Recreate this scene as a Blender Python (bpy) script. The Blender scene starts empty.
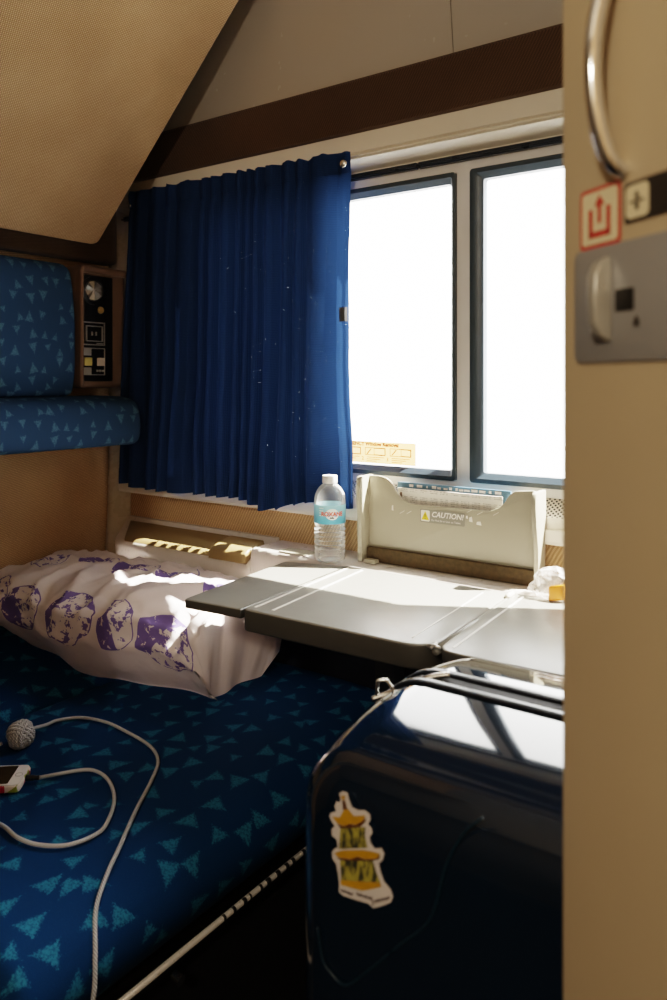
import bpy, bmesh, math, random
from mathutils import Vector, Matrix, noise
random.seed(7)
PI = math.pi
S = bpy.context.scene
COL = S.collection

# ------------------------------------------------------------------ materials
class NT:
    def __init__(self, name):
        self.m = bpy.data.materials.new(name); self.m.use_nodes = True
        self.t = self.m.node_tree; self.t.nodes.clear()
        self.out = self.t.nodes.new('ShaderNodeOutputMaterial')
    def n(self, typ, **kw):
        nd = self.t.nodes.new(typ)
        for k, v in kw.items():
            if hasattr(nd, k) and k not in ('inputs',): setattr(nd, k, v)
        return nd
    def l(self, a, b): self.t.links.new(a, b)
    def val(self, sock, v):
        if hasattr(v, 'links') or isinstance(v, bpy.types.NodeSocket): self.l(v, sock)
        else: sock.default_value = v
    def math(self, op, a, b=0.0, c=0.0):
        nd = self.n('ShaderNodeMath', operation=op)
        self.val(nd.inputs[0], a); self.val(nd.inputs[1], b)
        if op in ('MULTIPLY_ADD', 'SMOOTH_MIN', 'COMPARE'): self.val(nd.inputs[2], c)
        return nd.outputs[0]
    def vmath(self, op, a, b=(0, 0, 0)):
        nd = self.n('ShaderNodeVectorMath', operation=op)
        self.val(nd.inputs[0], a)
        if op == 'SCALE': self.val(nd.inputs['Scale'], b)
        else: self.val(nd.inputs[1], b)
        return nd.outputs['Value'] if op in ('LENGTH', 'DISTANCE', 'DOT_PRODUCT') else nd.outputs['Vector']
    def mix(self, f, a, b):
        nd = self.n('ShaderNodeMix', data_type='RGBA')
        self.val(nd.inputs[0], f)
        for s, v in ((nd.inputs[6], a), (nd.inputs[7], b)):
            if isinstance(v, tuple): v = (v + (1,))[:4]
            self.val(s, v)
        return nd.outputs[2]
    def ramp(self, f, a, b):
        nd = self.n('ShaderNodeMapRange'); nd.interpolation_type = 'SMOOTHSTEP'
        self.val(nd.inputs[0], f); nd.inputs[1].default_value = a; nd.inputs[2].default_value = b
        return nd.outputs[0]
    def noise(self, vec, scale, detail=2, rough=.5):
        nd = self.n('ShaderNodeTexNoise'); self.l(vec, nd.inputs['Vector'])
        nd.inputs['Scale'].default_value = scale; nd.inputs['Detail'].default_value = detail
        nd.inputs['Roughness'].default_value = rough
        return nd.outputs['Fac']
    def obj(self): return self.n('ShaderNodeTexCoord').outputs['Object']
    def uv(self): return self.n('ShaderNodeTexCoord').outputs['UV']
    def bump(self, h, strength=.3, dist=.002):
        nd = self.n('ShaderNodeBump'); nd.inputs['Strength'].default_value = strength
        nd.inputs['Distance'].default_value = dist; self.l(h, nd.inputs['Height'])
        return nd.outputs['Normal']
    def bsdf(self, color, rough=.5, metal=0., normal=None, spec=.5, **kw):
        b = self.n('ShaderNodeBsdfPrincipled')
        if isinstance(color, tuple): color = (color + (1,))[:4]
        self.val(b.inputs['Base Color'], color); self.val(b.inputs['Roughness'], rough)
        b.inputs['Metallic'].default_value = metal
        b.inputs['Specular IOR Level'].default_value = spec
        if normal is not None: self.l(normal, b.inputs['Normal'])
        for k, v in kw.items(): b.inputs[k.replace('_', ' ')].default_value = v
        return b
    def done(self, sh):
        self.l(sh.outputs[0] if hasattr(sh, 'outputs') else sh, self.out.inputs['Surface'])
        return self.m

def hexc(h):
    h = h.lstrip('#'); r = [int(h[i:i+2], 16) / 255 for i in (0, 2, 4)]
    return tuple((c / 12.92 if c <= .04045 else ((c + .055) / 1.055) ** 2.4) for c in r)

def plain(name, color, rough=.5, metal=0., var=.12, scale=14, bump=0., bscale=200, spec=.5, **kw):
    t = NT(name); co = t.obj()
    nz = t.noise(co, scale, 4)
    c = t.mix(nz, tuple(x * (1 - var) for x in color), tuple(min(1, x * (1 + var)) for x in color))
    nm = t.bump(t.noise(co, bscale, 2), bump, .001) if bump else None
    rr = t.math('MULTIPLY_ADD', t.noise(co, scale * 3, 2), .16, rough - .08)
    return t.done(t.bsdf(c, rr, metal, nm, spec, **kw))

def carpet(name, c1, c2, scale=330, strength=.55):
    """woven short pile wall carpet"""
    t = NT(name); co = t.obj()
    big = t.noise(co, 5, 3); fine = t.noise(co, 900, 2)
    mp = t.n('ShaderNodeMapping'); t.l(co, mp.inputs['Vector'])
    mp.inputs['Rotation'].default_value = (.62, .71, .55)
    w = t.n('ShaderNodeTexWave'); w.wave_type = 'BANDS'; w.bands_direction = 'X'
    t.l(mp.outputs[0], w.inputs['Vector']); w.inputs['Scale'].default_value = scale / 3.1
    w.inputs['Distortion'].default_value = .7; w.inputs['Detail'].default_value = 1
    w.inputs['Detail Scale'].default_value = 6
    w2 = t.n('ShaderNodeTexWave'); w2.wave_type = 'BANDS'; w2.bands_direction = 'Y'
    t.l(mp.outputs[0], w2.inputs['Vector']); w2.inputs['Scale'].default_value = scale / 3.1
    w2.inputs['Distortion'].default_value = .7
    wv = t.math('MULTIPLY', w.outputs['Fac'], w2.outputs['Fac'])
    f = t.math('MULTIPLY_ADD', wv, .55, t.math('MULTIPLY', t.math('ADD', big, fine), .28))
    col = t.mix(t.ramp(f, .1, .8), c1, c2)
    return t.done(t.bsdf(col, .92, 0, t.bump(wv, strength, .002), .15, Sheen_Weight=.15))

def seat_fabric(name, base, base2, tri, cell=.036, flip=False, thr=.48, amount=1.0):
    """blue moquette with scattered teal triangles, drawn in the cushion's own UV (metres)"""
    t = NT(name); uv = t.uv()
    v = t.n('ShaderNodeTexVoronoi'); v.voronoi_dimensions = '2D'; v.feature = 'F1'
    sc = t.vmath('SCALE', uv, 1 / cell)
    t.l(sc, v.inputs['Vector']); v.inputs['Scale'].default_value = 1
    v.inputs['Randomness'].default_value = .62
    loc = t.vmath('SUBTRACT', sc, v.outputs['Position'])
    sep = t.n('ShaderNodeSeparateColor'); t.l(v.outputs['Color'], sep.inputs[0])
    half = t.math('GREATER_THAN', sep.outputs[0], .5)
    ang = t.math('MULTIPLY_ADD', half, PI, t.math('MULTIPLY', t.math('SUBTRACT', sep.outputs[1], .5), .7 if flip else 1.7))
    if flip: ang = t.math('ADD', ang, PI / 2)
    rot = t.n('ShaderNodeVectorRotate'); rot.rotation_type = 'Z_AXIS'
    t.l(loc, rot.inputs['Vector']); t.l(ang, rot.inputs['Angle'])
    s3 = t.n('ShaderNodeSeparateXYZ'); t.l(rot.outputs[0], s3.inputs[0])
    x, y = s3.outputs[0], s3.outputs[1]
    nz = t.noise(uv, 330, 3, .75)
    size = t.math('MULTIPLY_ADD', sep.outputs[2], .15, .215)
    a = t.math('ADD', y, size)
    b = t.math('SUBTRACT', size, t.math('MULTIPLY_ADD', t.math('ABSOLUTE', x), 2.1, y))
    d = t.math('MINIMUM', a, t.math('MULTIPLY', b, .45))
    mk = t.ramp(t.math('ADD', d, t.math('MULTIPLY', t.math('SUBTRACT', nz, .5), .42)), -.02, .06)
    br = t.ramp(t.noise(uv, 260, 2, .8), thr - .16, thr + .12)
    mk = t.math('MULTIPLY', t.math('MULTIPLY', mk, t.math('MULTIPLY_ADD', br, .75, .25)), amount)
    col = t.mix(t.noise(uv, 700, 2), base, base2)
    speck = t.math('GREATER_THAN', t.noise(uv, 900, 1), .735)
    col = t.mix(t.math('MULTIPLY', speck, .25), col, tri)
    col = t.mix(mk, col, tri)
    return t.done(t.bsdf(col, .85, 0, t.bump(t.noise(uv, 1100, 2), .35, .001), .12))

M = {}
M['carpet_tan'] = carpet('tan_carpet', hexc('#9c7b52'), hexc('#ecca9e'))
M['carpet_brown'] = carpet('brown_carpet', hexc('#2e2116'), hexc('#6a513a'), 420)
M['carpet_bunk'] = carpet('bunk_carpet', hexc('#99744a'), hexc('#eccda4'), 300, .6)
M['fuzz'] = plain('fuzzy_strip', hexc('#54452f'), .95, var=.6, scale=120, bump=1., bscale=700)
M['white_plastic'] = plain('white_plastic', hexc('#d9d2c6'), .38, var=.05)
M['trim_plastic'] = plain('trim_plastic', hexc('#e2d8c6'), .34, var=.05)
M['ceil_plastic'] = plain('ceiling_plastic', hexc('#a89f93'), .24, var=.0)
M['corner_trim'] = plain('corner_trim', hexc('#bfb49c'), .28, var=.05)
M['frame_metal'] = plain('painted_frame', hexc('#ece9e7'), .35, var=.04)
M['gasket'] = plain('rubber_gasket', hexc('#36434d'), .4, var=.2)
M['track'] = plain('dark_track', hexc('#2a3038'), .3, .3)
M['table'] = plain('table_laminate', hexc('#8f8d85'), .33, var=.05, bump=.1, bscale=700)
M['table_edge_shade'] = plain('table_edge_shade', hexc('#4a4843'), .45, var=.06)
M['table_line'] = plain('table_line', hexc('#e8e5dd'), .4, var=.03)
M['holder'] = plain('grey_holder', hexc('#a9a391'), .42, var=.05, bump=.12, bscale=600)
M['armpad'] = plain('brown_armpad', hexc('#8a744e'), .38, var=.12)
M['ledge'] = plain('ledge_plastic', hexc('#d8cfc6'), .3, var=.04)
M['panel_brown'] = plain('brown_panel', hexc('#77604f'), .42, var=.08, bump=.15, bscale=500)
M['black'] = plain('black_plastic', hexc('#0b0b0b'), .35, var=.2)
M['blackmatte'] = plain('black_matte', hexc('#0a0908'), .8, var=.2)
M['chrome'] = plain('chrome', (.82, .82, .82), .1, 1., var=.02)
M['steel'] = plain('brushed_steel', (.55, .53, .5), .35, .55, var=.1)
M['rail'] = plain('worn_aluminium', hexc('#eae6df'), .3, .2, var=.2, scale=60)
M['silver'] = plain('silver_metal', (.8, .78, .74), .22, 1., var=.04)
M['door'] = plain('door_laminate', hexc('#bda888'), .55, var=.05, bump=.06, bscale=300, spec=.3)
M['latch'] = plain('latch_grey', hexc('#8d8a86'), .4, .15, var=.05)
M['latch_knob'] = plain('latch_knob', hexc('#a9a59a'), .3, .35, var=.06)
M['red'] = plain('red_print', hexc('#c4453a'), .5, var=.05)
M['cream'] = plain('cream_print', hexc('#e0cfa9'), .5, var=.05)
M['sign_black'] = plain('sign_black', hexc('#2b2620'), .5, var=.1)
M['white'] = plain('white_print', hexc('#ece8e2'), .5, var=.03)
M['sign_grey'] = plain('label_grey', hexc('#8c887c'), .5, var=.05)
M['yellow'] = plain('yellow_print', hexc('#e3c92b'), .5, var=.05)
M['floor'] = plain('floor_carpet', hexc('#17171b'), .95, var=.4, bump=.4)
M['aisle'] = plain('aisle_panel', hexc('#5d5140'), .6, var=.08)
M['rubber'] = plain('black_rubber', hexc('#14161a'), .3, var=.1)
M['phone_white'] = plain('phone_white', hexc('#e9e4e2'), .25, var=.03)
M['screen'] = plain('phone_screen', hexc('#0b0908'), .08, var=.1)
M['pipe'] = plain('seat_base_black', hexc('#0d0e12'), .6, var=.2)
M['wall_shade'] = plain('navy_wall_shade', hexc('#0b1324'), .95, var=.3, bump=.4, bscale=500)  # dark colour standing for tan wall in shade
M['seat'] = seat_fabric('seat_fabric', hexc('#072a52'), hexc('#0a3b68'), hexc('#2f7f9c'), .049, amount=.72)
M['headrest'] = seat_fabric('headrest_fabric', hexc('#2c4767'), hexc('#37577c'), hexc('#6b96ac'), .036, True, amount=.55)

def mat_suitcase():
    t = NT('glossy_navy_shell'); co = t.obj()
    c = t.mix(t.noise(co, 9, 3), hexc('#05111e'), hexc('#081a2b'))
    nm = t.bump(t.noise(co, 12, 2), .06, .004)
    return t.done(t.bsdf(c, .07, 0, nm, .6, Coat_Weight=.5, Coat_Roughness=.03))
M['shell'] = mat_suitcase()

def mat_glass(name, tint, gl=.06):
    t = NT(name)
    tr = t.n('ShaderNodeBsdfTransparent'); tr.inputs[0].default_value = tint + (1,)
    g = t.n('ShaderNodeBsdfGlossy'); g.inputs['Roughness'].default_value = .03
    lw = t.n('ShaderNodeLayerWeight'); lw.inputs['Blend'].default_value = .25
    nz = t.noise(t.obj(), 30, 2)
    f = t.math('MULTIPLY_ADD', lw.outputs['Fresnel'], .6, t.math('MULTIPLY', nz, gl))
    mx = t.n('ShaderNodeMixShader'); t.l(f, mx.inputs[0]); t.l(tr.outputs[0], mx.inputs[1]); t.l(g.outputs[0], mx.inputs[2])
    return t.done(mx)
M['pane'] = mat_glass('window_glass', (.97, .97, .96), .02)

def mat_bottle():
    t = NT('clear_bottle_plastic'); co = t.obj()
    tr = t.n('ShaderNodeBsdfTransparent'); tr.inputs[0].default_value = (.96, .965, .97, 1)
    b = t.bsdf(hexc('#f2f1ee'), .08, 0, t.bump(t.noise(co, 60, 2), .25, .003), .8)
    lw = t.n('ShaderNodeLayerWeight'); lw.inputs['Blend'].default_value = .5
    f = t.math('MULTIPLY_ADD', lw.outputs['Facing'], .7, .06)
    mx = t.n('ShaderNodeMixShader'); t.l(f, mx.inputs[0]); t.l(tr.outputs[0], mx.inputs[1]); t.l(b.outputs[0], mx.inputs[2])
    return t.done(mx)
M['bottle'] = mat_bottle()

def mat_film(name):
    t = NT(name); co = t.obj()
    tr = t.n('ShaderNodeBsdfTransparent'); tr.inputs[0].default_value = (.95, .94, .93, 1)
    b = t.bsdf(hexc('#f3eeea'), .15, 0, t.bump(t.noise(co, 90, 2), .6, .004), .8)
    f = t.ramp(t.noise(co, 70, 3), .3, .75)
    mx = t.n('ShaderNodeMixShader'); t.l(f, mx.inputs[0]); t.l(tr.outputs[0], mx.inputs[1]); t.l(b.outputs[0], mx.inputs[2])
    return t.done(mx)
M['film'] = mat_film('clear_wrapper_film')

def mat_bottle_label():
    t = NT('bottle_label'); s = t.n('ShaderNodeSeparateXYZ'); co = t.obj(); t.l(co, s.inputs[0])
    f = t.ramp(s.outputs[2], .075, .113)
    w = t.noise(co, 45, 3)
    c = t.mix(t.math('ADD', t.math('MULTIPLY', f, .7), t.math('MULTIPLY', w, .3)), hexc('#2f93b5'), hexc('#a9e0ea'))
    return t.done(t.bsdf(c, .3))
M['label_blue'] = mat_bottle_label()
M['label_red'] = plain('label_red', hexc('#d9583f'), .5, var=.03)
M['label_white'] = plain('label_white', hexc('#e9f2f2'), .5, var=.03)

def mat_curtain():
    t = NT('navy_curtain'); uv = t.uv()
    sp = t.n('ShaderNodeSeparateXYZ'); t.l(uv, sp.inputs[0])
    w = t.n('ShaderNodeTexWave'); w.bands_direction = 'Y'; t.l(uv, w.inputs['Vector']); w.inputs['Scale'].default_value = 90
    w.inputs['Distortion'].default_value = 1.5; w.inputs['Detail'].default_value = 2
    w2 = t.n('ShaderNodeTexWave'); w2.bands_direction = 'X'; t.l(uv, w2.inputs['Vector']); w2.inputs['Scale'].default_value = 160
    th = t.math('ADD', w.outputs['Fac'], w2.outputs['Fac'])
    c = t.mix(t.math('MULTIPLY', th, .5), hexc('#16284a'), hexc('#22395f'))
    d = t.bsdf(c, .9, 0, t.bump(th, .25, .001), .06)
    tl = t.n('ShaderNodeBsdfTranslucent'); t.l(t.mix(.5, c, hexc('#3f629a')), tl.inputs[0])
    mx = t.n('ShaderNodeMixShader'); t.l(t.math('MULTIPLY_ADD', t.ramp(sp.outputs[0], .60, .69), .10, .012), mx.inputs[0])
    t.l(d.outputs[0], mx.inputs[1]); t.l(tl.outputs[0], mx.inputs[2])
    # worn pin holes in the weave let points of daylight through, more towards the window side
    v = t.n('ShaderNodeTexVoronoi'); v.voronoi_dimensions = '2D'; t.l(uv, v.inputs['Vector']); v.inputs['Scale'].default_value = 150
    sep = t.n('ShaderNodeSeparateColor'); t.l(v.outputs['Color'], sep.inputs[0])
    dens = t.math('MULTIPLY_ADD', t.ramp(sp.outputs[0], .25, .6), .24, .02)
    dens = t.math('MULTIPLY', dens, t.ramp(t.noise(uv, 9, 2), .35, .7))
    hole = t.math('MULTIPLY', t.math('LESS_THAN', v.outputs['Distance'], .022), t.math('LESS_THAN', sep.outputs[0], dens))
    tr = t.n('ShaderNodeBsdfTransparent')
    m2 = t.n('ShaderNodeMixShader'); t.l(hole, m2.inputs[0]); t.l(mx.outputs[0], m2.inputs[1]); t.l(tr.outputs[0], m2.inputs[2])
    return t.done(m2)
M['curtain'] = mat_curtain()
M['grip'] = plain('grey_hook_patch', hexc('#4c4d50'), .8, var=.4, scale=300)

def mat_perf():
    t = NT('perforated_grille'); uv = t.uv()
    sc = t.vmath('SCALE', uv, 1 / .0085)
    fr = t.vmath('FRACTION', sc)
    d1 = t.vmath('LENGTH', t.vmath('SUBTRACT', fr, (.5, .5, 0)))
    fr2 = t.vmath('FRACTION', t.vmath('ADD', sc, (.5, .5, 0)))
    d2 = t.vmath('LENGTH', t.vmath('SUBTRACT', fr2, (.5, .5, 0)))
    m = t.math('LESS_THAN', t.math('MINIMUM', d1, d2), .23)
    return t.done(t.bsdf(t.mix(m, hexc('#d8d0c4'), hexc('#0c0b0a')), .4))
M['perf'] = mat_perf()

def mat_pillow():
    t = NT('printed_pillowcase'); uv = t.uv()
    sp = t.n('ShaderNodeSeparateXYZ'); t.l(uv, sp.inputs[0])
    wob = t.noise(uv, 22, 2)
    masks = None; solid = None
    #  circles in the case's own UV (metres): along the pillow, up over it from the front hem
    for k, (cu, cv, r) in enumerate(((.180, .150, .049), (.306, .158, .050), (.412, .152, .046), (.515, .128, .054), (.085, .17, .048),
                              (.09, .32, .046), (.20, .355, .046), (.31, .355, .046), (.425, .345, .046), (.555, .29, .042))):
        dv = t.vmath('SUBTRACT', uv, (cu, cv, 0))
        ln = t.vmath('LENGTH', dv)
        ln = t.math('MULTIPLY_ADD', t.math('SUBTRACT', wob, .5), .007, ln)
        m = t.math('LESS_THAN', ln, r)
        rim = t.math('GREATER_THAN', ln, r * .955)
        s2 = t.n('ShaderNodeSeparateXYZ'); t.l(dv, s2.inputs[0])
        left = t.math('LESS_THAN', t.math('MULTIPLY_ADD', s2.outputs[1], -.5 if k % 2 else .35, s2.outputs[0]), (-.012, -.02, .0, -.016)[k % 4])
        blot = t.math('GREATER_THAN', t.noise(t.vmath('ADD', uv, (k * 3.1, k, 0)), 55, 5, .62), .54)
        body = t.math('MAXIMUM', t.math('MAXIMUM', left, rim), blot)
        hol = t.math('GREATER_THAN', t.noise(t.vmath('ADD', uv, (k, k * 2.3, 0)), 75, 4, .6), .40)
        mk = t.math('MULTIPLY', m, t.math('MULTIPLY', body, hol))
        masks = mk if masks is None else t.math('MAXIMUM', masks, mk)
    base = t.mix(t.noise(uv, 10, 3), hexc('#f6e6e6'), hexc('#fff6f4'))
    col = t.mix(masks, base, hexc('#8573b4'))
    h = t.math('ADD', t.noise(uv, 12, 3), t.math('MULTIPLY', t.noise(uv, 40, 2), .3))
    b = t.bsdf(col, .75, 0, t.bump(h, .5, .012), .2)
    tl = t.n('ShaderNodeBsdfTranslucent'); t.l(col, tl.inputs[0])
    mx = t.n('ShaderNodeMixShader'); mx.inputs[0].default_value = .12
    t.l(b.outputs[0], mx.inputs[1]); t.l(tl.outputs[0], mx.inputs[2])
    return t.done(mx)
M['pillow'] = mat_pillow()

def mat_cord():
    t = NT('braided_grey_cord'); uv = t.uv()
    w = t.n('ShaderNodeTexWave'); w.bands_direction = 'DIAGONAL'; t.l(uv, w.inputs['Vector']); w.inputs['Scale'].default_value = 160
    c = t.mix(w.outputs['Fac'], hexc('#8f949c'), hexc('#d2d2d2'))
    return t.done(t.bsdf(c, .7, 0, t.bump(w.outputs['Fac'], .6, .0012), .3))
M['cord'] = mat_cord()

def mat_case():
    t = NT('floral_phone_case'); co = t.obj()
    v = t.n('ShaderNodeTexVoronoi'); t.l(co, v.inputs['Vector']); v.inputs['Scale'].default_value = 95
    sep = t.n('ShaderNodeSeparateColor'); t.l(v.outputs['Color'], sep.inputs[0])
    c = t.mix(t.math('GREATER_THAN', sep.outputs[0], .55), hexc('#efe6df'), hexc('#9cab3a'))
    c = t.mix(t.math('GREATER_THAN', sep.outputs[1], .66), c, hexc('#c01f3c'))
    return t.done(t.bsdf(c, .3))
M['case'] = mat_case()

def mat_leaflet():
    t = NT('printed_leaflet'); uv = t.uv()
    br = t.n('ShaderNodeTexBrick'); t.l(uv, br.inputs['Vector'])
    br.inputs['Scale'].default_value = 1; br.inputs['Brick Width'].default_value = .021; br.inputs['Row Height'].default_value = .03
    br.offset = 0; br.inputs['Mortar Size'].default_value = .0028
    w = t.n('ShaderNodeTexWave'); w.bands_direction = 'Y'; t.l(uv, w.inputs['Vector']); w.inputs['Scale'].default_value = 95
    tx = t.math('MULTIPLY', t.math('GREATER_THAN', w.outputs['Fac'], .5), t.ramp(t.noise(uv, 260, 2), .35, .6))
    m = t.math('MULTIPLY', tx, t.math('SUBTRACT', 1, br.outputs['Fac']))
    c = t.mix(t.math('MULTIPLY', m, .55), hexc('#e9e5dc'), hexc('#6a675f'))
    return t.done(t.bsdf(c, .5))
M['leaflet'] = mat_leaflet()
M['booklet'] = plain('blue_booklet', hexc('#5c7f97'), .4, var=.15)

def mat_window_sticker():
    t = NT('peach_sticker')
    tr = t.n('ShaderNodeBsdfTranslucent'); tr.inputs[0].default_value = hexc('#f0b06c') + (1,)
    nz = t.noise(t.obj(), 40, 2)
    b = t.bsdf(t.mix(nz, hexc('#f6c895'), hexc('#fad8ac')), .5)
    mx = t.n('ShaderNodeMixShader'); mx.inputs[0].default_value = .35
    t.l(b.outputs[0], mx.inputs[1]); t.l(tr.outputs[0], mx.inputs[2])
    return t.done(mx)
M['peach'] = mat_window_sticker()
M['orange'] = plain('orange_print', hexc('#b03a10'), .6, var=.05)
M['pagoda_white'] = plain('sticker_border', hexc('#cfc6c0'), .45, var=.05)
M['pagoda_roof'] = plain('sticker_roof', hexc('#b98a14'), .45, var=.25, scale=90)
M['pagoda_brown'] = plain('sticker_brown', hexc('#5a3a22'), .45, var=.25, scale=90)
def mat_pagoda_wall():
    t = NT('sticker_walls'); co = t.obj()
    mp = t.n('ShaderNodeMapping'); mp.inputs['Scale'].default_value = (1, 1, .35); t.l(co, mp.inputs['Vector'])
    c = t.mix(t.ramp(t.noise(mp.outputs[0], 260, 3), .38, .62), hexc('#2f332b'), hexc('#a39a45'))
    return t.done(t.bsdf(c, .45))
M['pagoda_wall'] = mat_pagoda_wall()
M['ink'] = plain('sticker_ink', hexc('#33242c'), .5, var=.2)
M['candy'] = plain('amber_sweet', hexc('#d98a2b'), .3, var=.25, scale=60)
M['cap'] = plain('white_cap', hexc('#f2efec'), .35, var=.03)
M['lamp_lens'] = plain('faceted_lens', (.75, .68, .6), .18, .7, var=.5, scale=120)
M['switch_y'] = plain('yellow_switch', hexc('#e0d27e'), .4, var=.05)
M['switch_w'] = plain('white_switch', hexc('#dccfc4'), .4, var=.05)
M['button_tan'] = plain('tan_button', hexc('#a58b52'), .4, var=.05)

# ------------------------------------------------------------------ geometry helpers
OFF = {}
def link(name, me, mat, parent=None, origin=None):
    o = bpy.data.objects.new(name, me); COL.objects.link(o)
    if mat is not None and not me.materials: me.materials.append(M[mat] if isinstance(mat, str) else mat)
    if parent is not None:
        off = OFF[parent.name]; o.parent = parent; OFF[o.name] = off
    else:
        if origin is None:
            xs = [v.co for v in me.vertices]
            lo = [min(v[i] for v in xs) for i in range(3)]; hi = [max(v[i] for v in xs) for i in range(3)]
            origin = ((lo[0] + hi[0]) / 2, (lo[1] + hi[1]) / 2, lo[2])
        off = Vector(origin); o.location = off; OFF[o.name] = off
    me.transform(Matrix.Translation(-Vector(off)))
    return o
def obj(name, bm, mat, parent=None, smooth=None, origin=None):
    me = bpy.data.meshes.new(name); bm.normal_update(); bm.to_mesh(me); bm.free()
    if smooth is not None:
        for p in me.polygons: p.use_smooth = True
        if smooth < 180: me.set_sharp_from_angle(angle=math.radians(smooth))
    return link(name, me, mat, parent, origin)
def tag(o, label, cat, group=None):
    o['label'] = label; o['category'] = cat
    if group: o['group'] = group
    return o
def thing(name, loc, label=None, cat=None, group=None):
    o = bpy.data.objects.new(name, None); COL.objects.link(o); o.location = loc; o.empty_display_size = .05
    OFF[o.name] = Vector(loc)
    if label: tag(o, label, cat, group)
    return o
def struct(o): o['kind'] = 'structure'; return o
def B(): return bmesh.new()
def box(bm, x0, x1, y0, y1, z0, z1, bev=0., seg=2):
    vs = [bm.verts.new((x, y, z)) for z in (z0, z1) for y in (y0, y1) for x in (x0, x1)]
    fs = [bm.faces.new([vs[i] for i in q]) for q in ((0, 2, 3, 1), (4, 5, 7, 6), (0, 1, 5, 4), (2, 6, 7, 3), (0, 4, 6, 2), (1, 3, 7, 5))]
    if bev:
        es = list({e for f in fs for e in f.edges})
        bmesh.ops.bevel(bm, geom=es, offset=bev, segments=seg, profile=.5, affect='EDGES')
    return bm
def prism(bm, pts, fn0, fn1, bev=0., seg=2):
    """polygon pts (2D) placed by fn0 (front) and fn1 (back)"""
    a = [bm.verts.new(fn0(p)) for p in pts]; b = [bm.verts.new(fn1(p)) for p in pts]
    n = len(pts); fs = [bm.faces.new(a), bm.faces.new(list(reversed(b)))]
    for i in range(n): fs.append(bm.faces.new((a[i], b[i], b[(i + 1) % n], a[(i + 1) % n])))
    bmesh.ops.recalc_face_normals(bm, faces=fs)
    if bev:
        es = [e for e in set(e for f in fs[:2] for e in f.edges)]
        bmesh.ops.bevel(bm, geom=es, offset=bev, segments=seg, profile=.5, affect='EDGES')
    return bm
def xz(y0, y1): return (lambda p: (p[0], y0, p[1])), (lambda p: (p[0], y1, p[1]))
def yz(x0, x1): return (lambda p: (x0, p[0], p[1])), (lambda p: (x1, p[0], p[1]))
def xy(z0, z1): return (lambda p: (p[0], p[1], z0)), (lambda p: (p[0], p[1], z1))
def rrect(x0, x1, y0, y1, r, n=5):
    out = []
    for cx, cy, a0 in ((x1 - r, y1 - r, 0), (x0 + r, y1 - r, 90), (x0 + r, y0 + r, 180), (x1 - r, y0 + r, 270)):
        for k in range(n + 1):
            a = math.radians(a0 + 90 * k / n); out.append((cx + r * math.cos(a), cy + r * math.sin(a)))
    return out
def catmull(P, n=10, closed=False):
    P = [Vector(p) for p in P]; out = []; m = len(P)
    rng = range(m) if closed else range(m - 1)
    for i in rng:
        g = lambda k: P[k % m] if closed else P[max(0, min(m - 1, k))]
        p0, p1, p2, p3 = g(i - 1), g(i), g(i + 1), g(i + 2)
        for k in range(n):
            t = k / n
            out.append(.5 * ((2 * p1) + (-p0 + p2) * t + (2 * p0 - 5 * p1 + 4 * p2 - p3) * t * t + (-p0 + 3 * p1 - 3 * p2 + p3) * t ** 3))
    if not closed: out.append(P[-1].copy())
    return out
def tube(bm, pts, r, sides=10, closed=False, flat=1.0):
    pts = [Vector(p) for p in pts]; n = len(pts); rings = []; uvl = bm.loops.layers.uv.verify()
    up = Vector((0, 0, 1)); L = 0.; Ls = []
    prev = None
    for i, p in enumerate(pts):
        t = (pts[(i + 1) % n] - pts[i - 1]) if closed else (pts[min(i + 1, n - 1)] - pts[max(i - 1, 0)])
        if t.length < 1e-9: t = Vector((1, 0, 0))
        t.normalize()
        if prev is None:
            a = t.orthogonal() if abs(t.dot(up)) > .95 else up.cross(t)
        else:
            a = prev - t * prev.dot(t)
        a.normalize(); prev = a; b = t.cross(a)
        rr = r[i] if isinstance(r, (list, tuple)) else r
        rings.append([bm.verts.new(p + a * rr * math.cos(2 * PI * k / sides) + b * rr * flat * math.sin(2 * PI * k / sides)) for k in range(sides)])
        if i: L += (pts[i] - pts[i - 1]).length
        Ls.append(L)
    for i in range(n if closed else n - 1):
        r0, r1 = rings[i], rings[(i + 1) % n]
        for k in range(sides):
            f = bm.faces.new((r0[k], r0[(k + 1) % sides], r1[(k + 1) % sides], r1[k]))
            for lp, (li, kk) in zip(f.loops, ((i, k), (i, k + 1), (i + 1, k + 1), (i + 1, k))):
                lp[uvl].uv = (Ls[min(li, n - 1)], kk / sides * 2 * PI * .003)
    if not closed:
        bm.faces.new(list(reversed(rings[0]))); bm.faces.new(rings[-1])
    return bm
def lathe(bm, prof, c, n=40, cap0=True, cap1=True):
    rings = [[bm.verts.new((c[0] + r * math.cos(2 * PI * k / n), c[1] + r * math.sin(2 * PI * k / n), c[2] + z)) for k in range(n)] for r, z in prof]
    for a, b in zip(rings, rings[1:]):
        for k in range(n): bm.faces.new((a[k], a[(k + 1) % n], b[(k + 1) % n], b[k]))
    if cap0: bm.faces.new(list(reversed(rings[0])))
    if cap1: bm.faces.new(rings[-1])
    return bm
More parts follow.
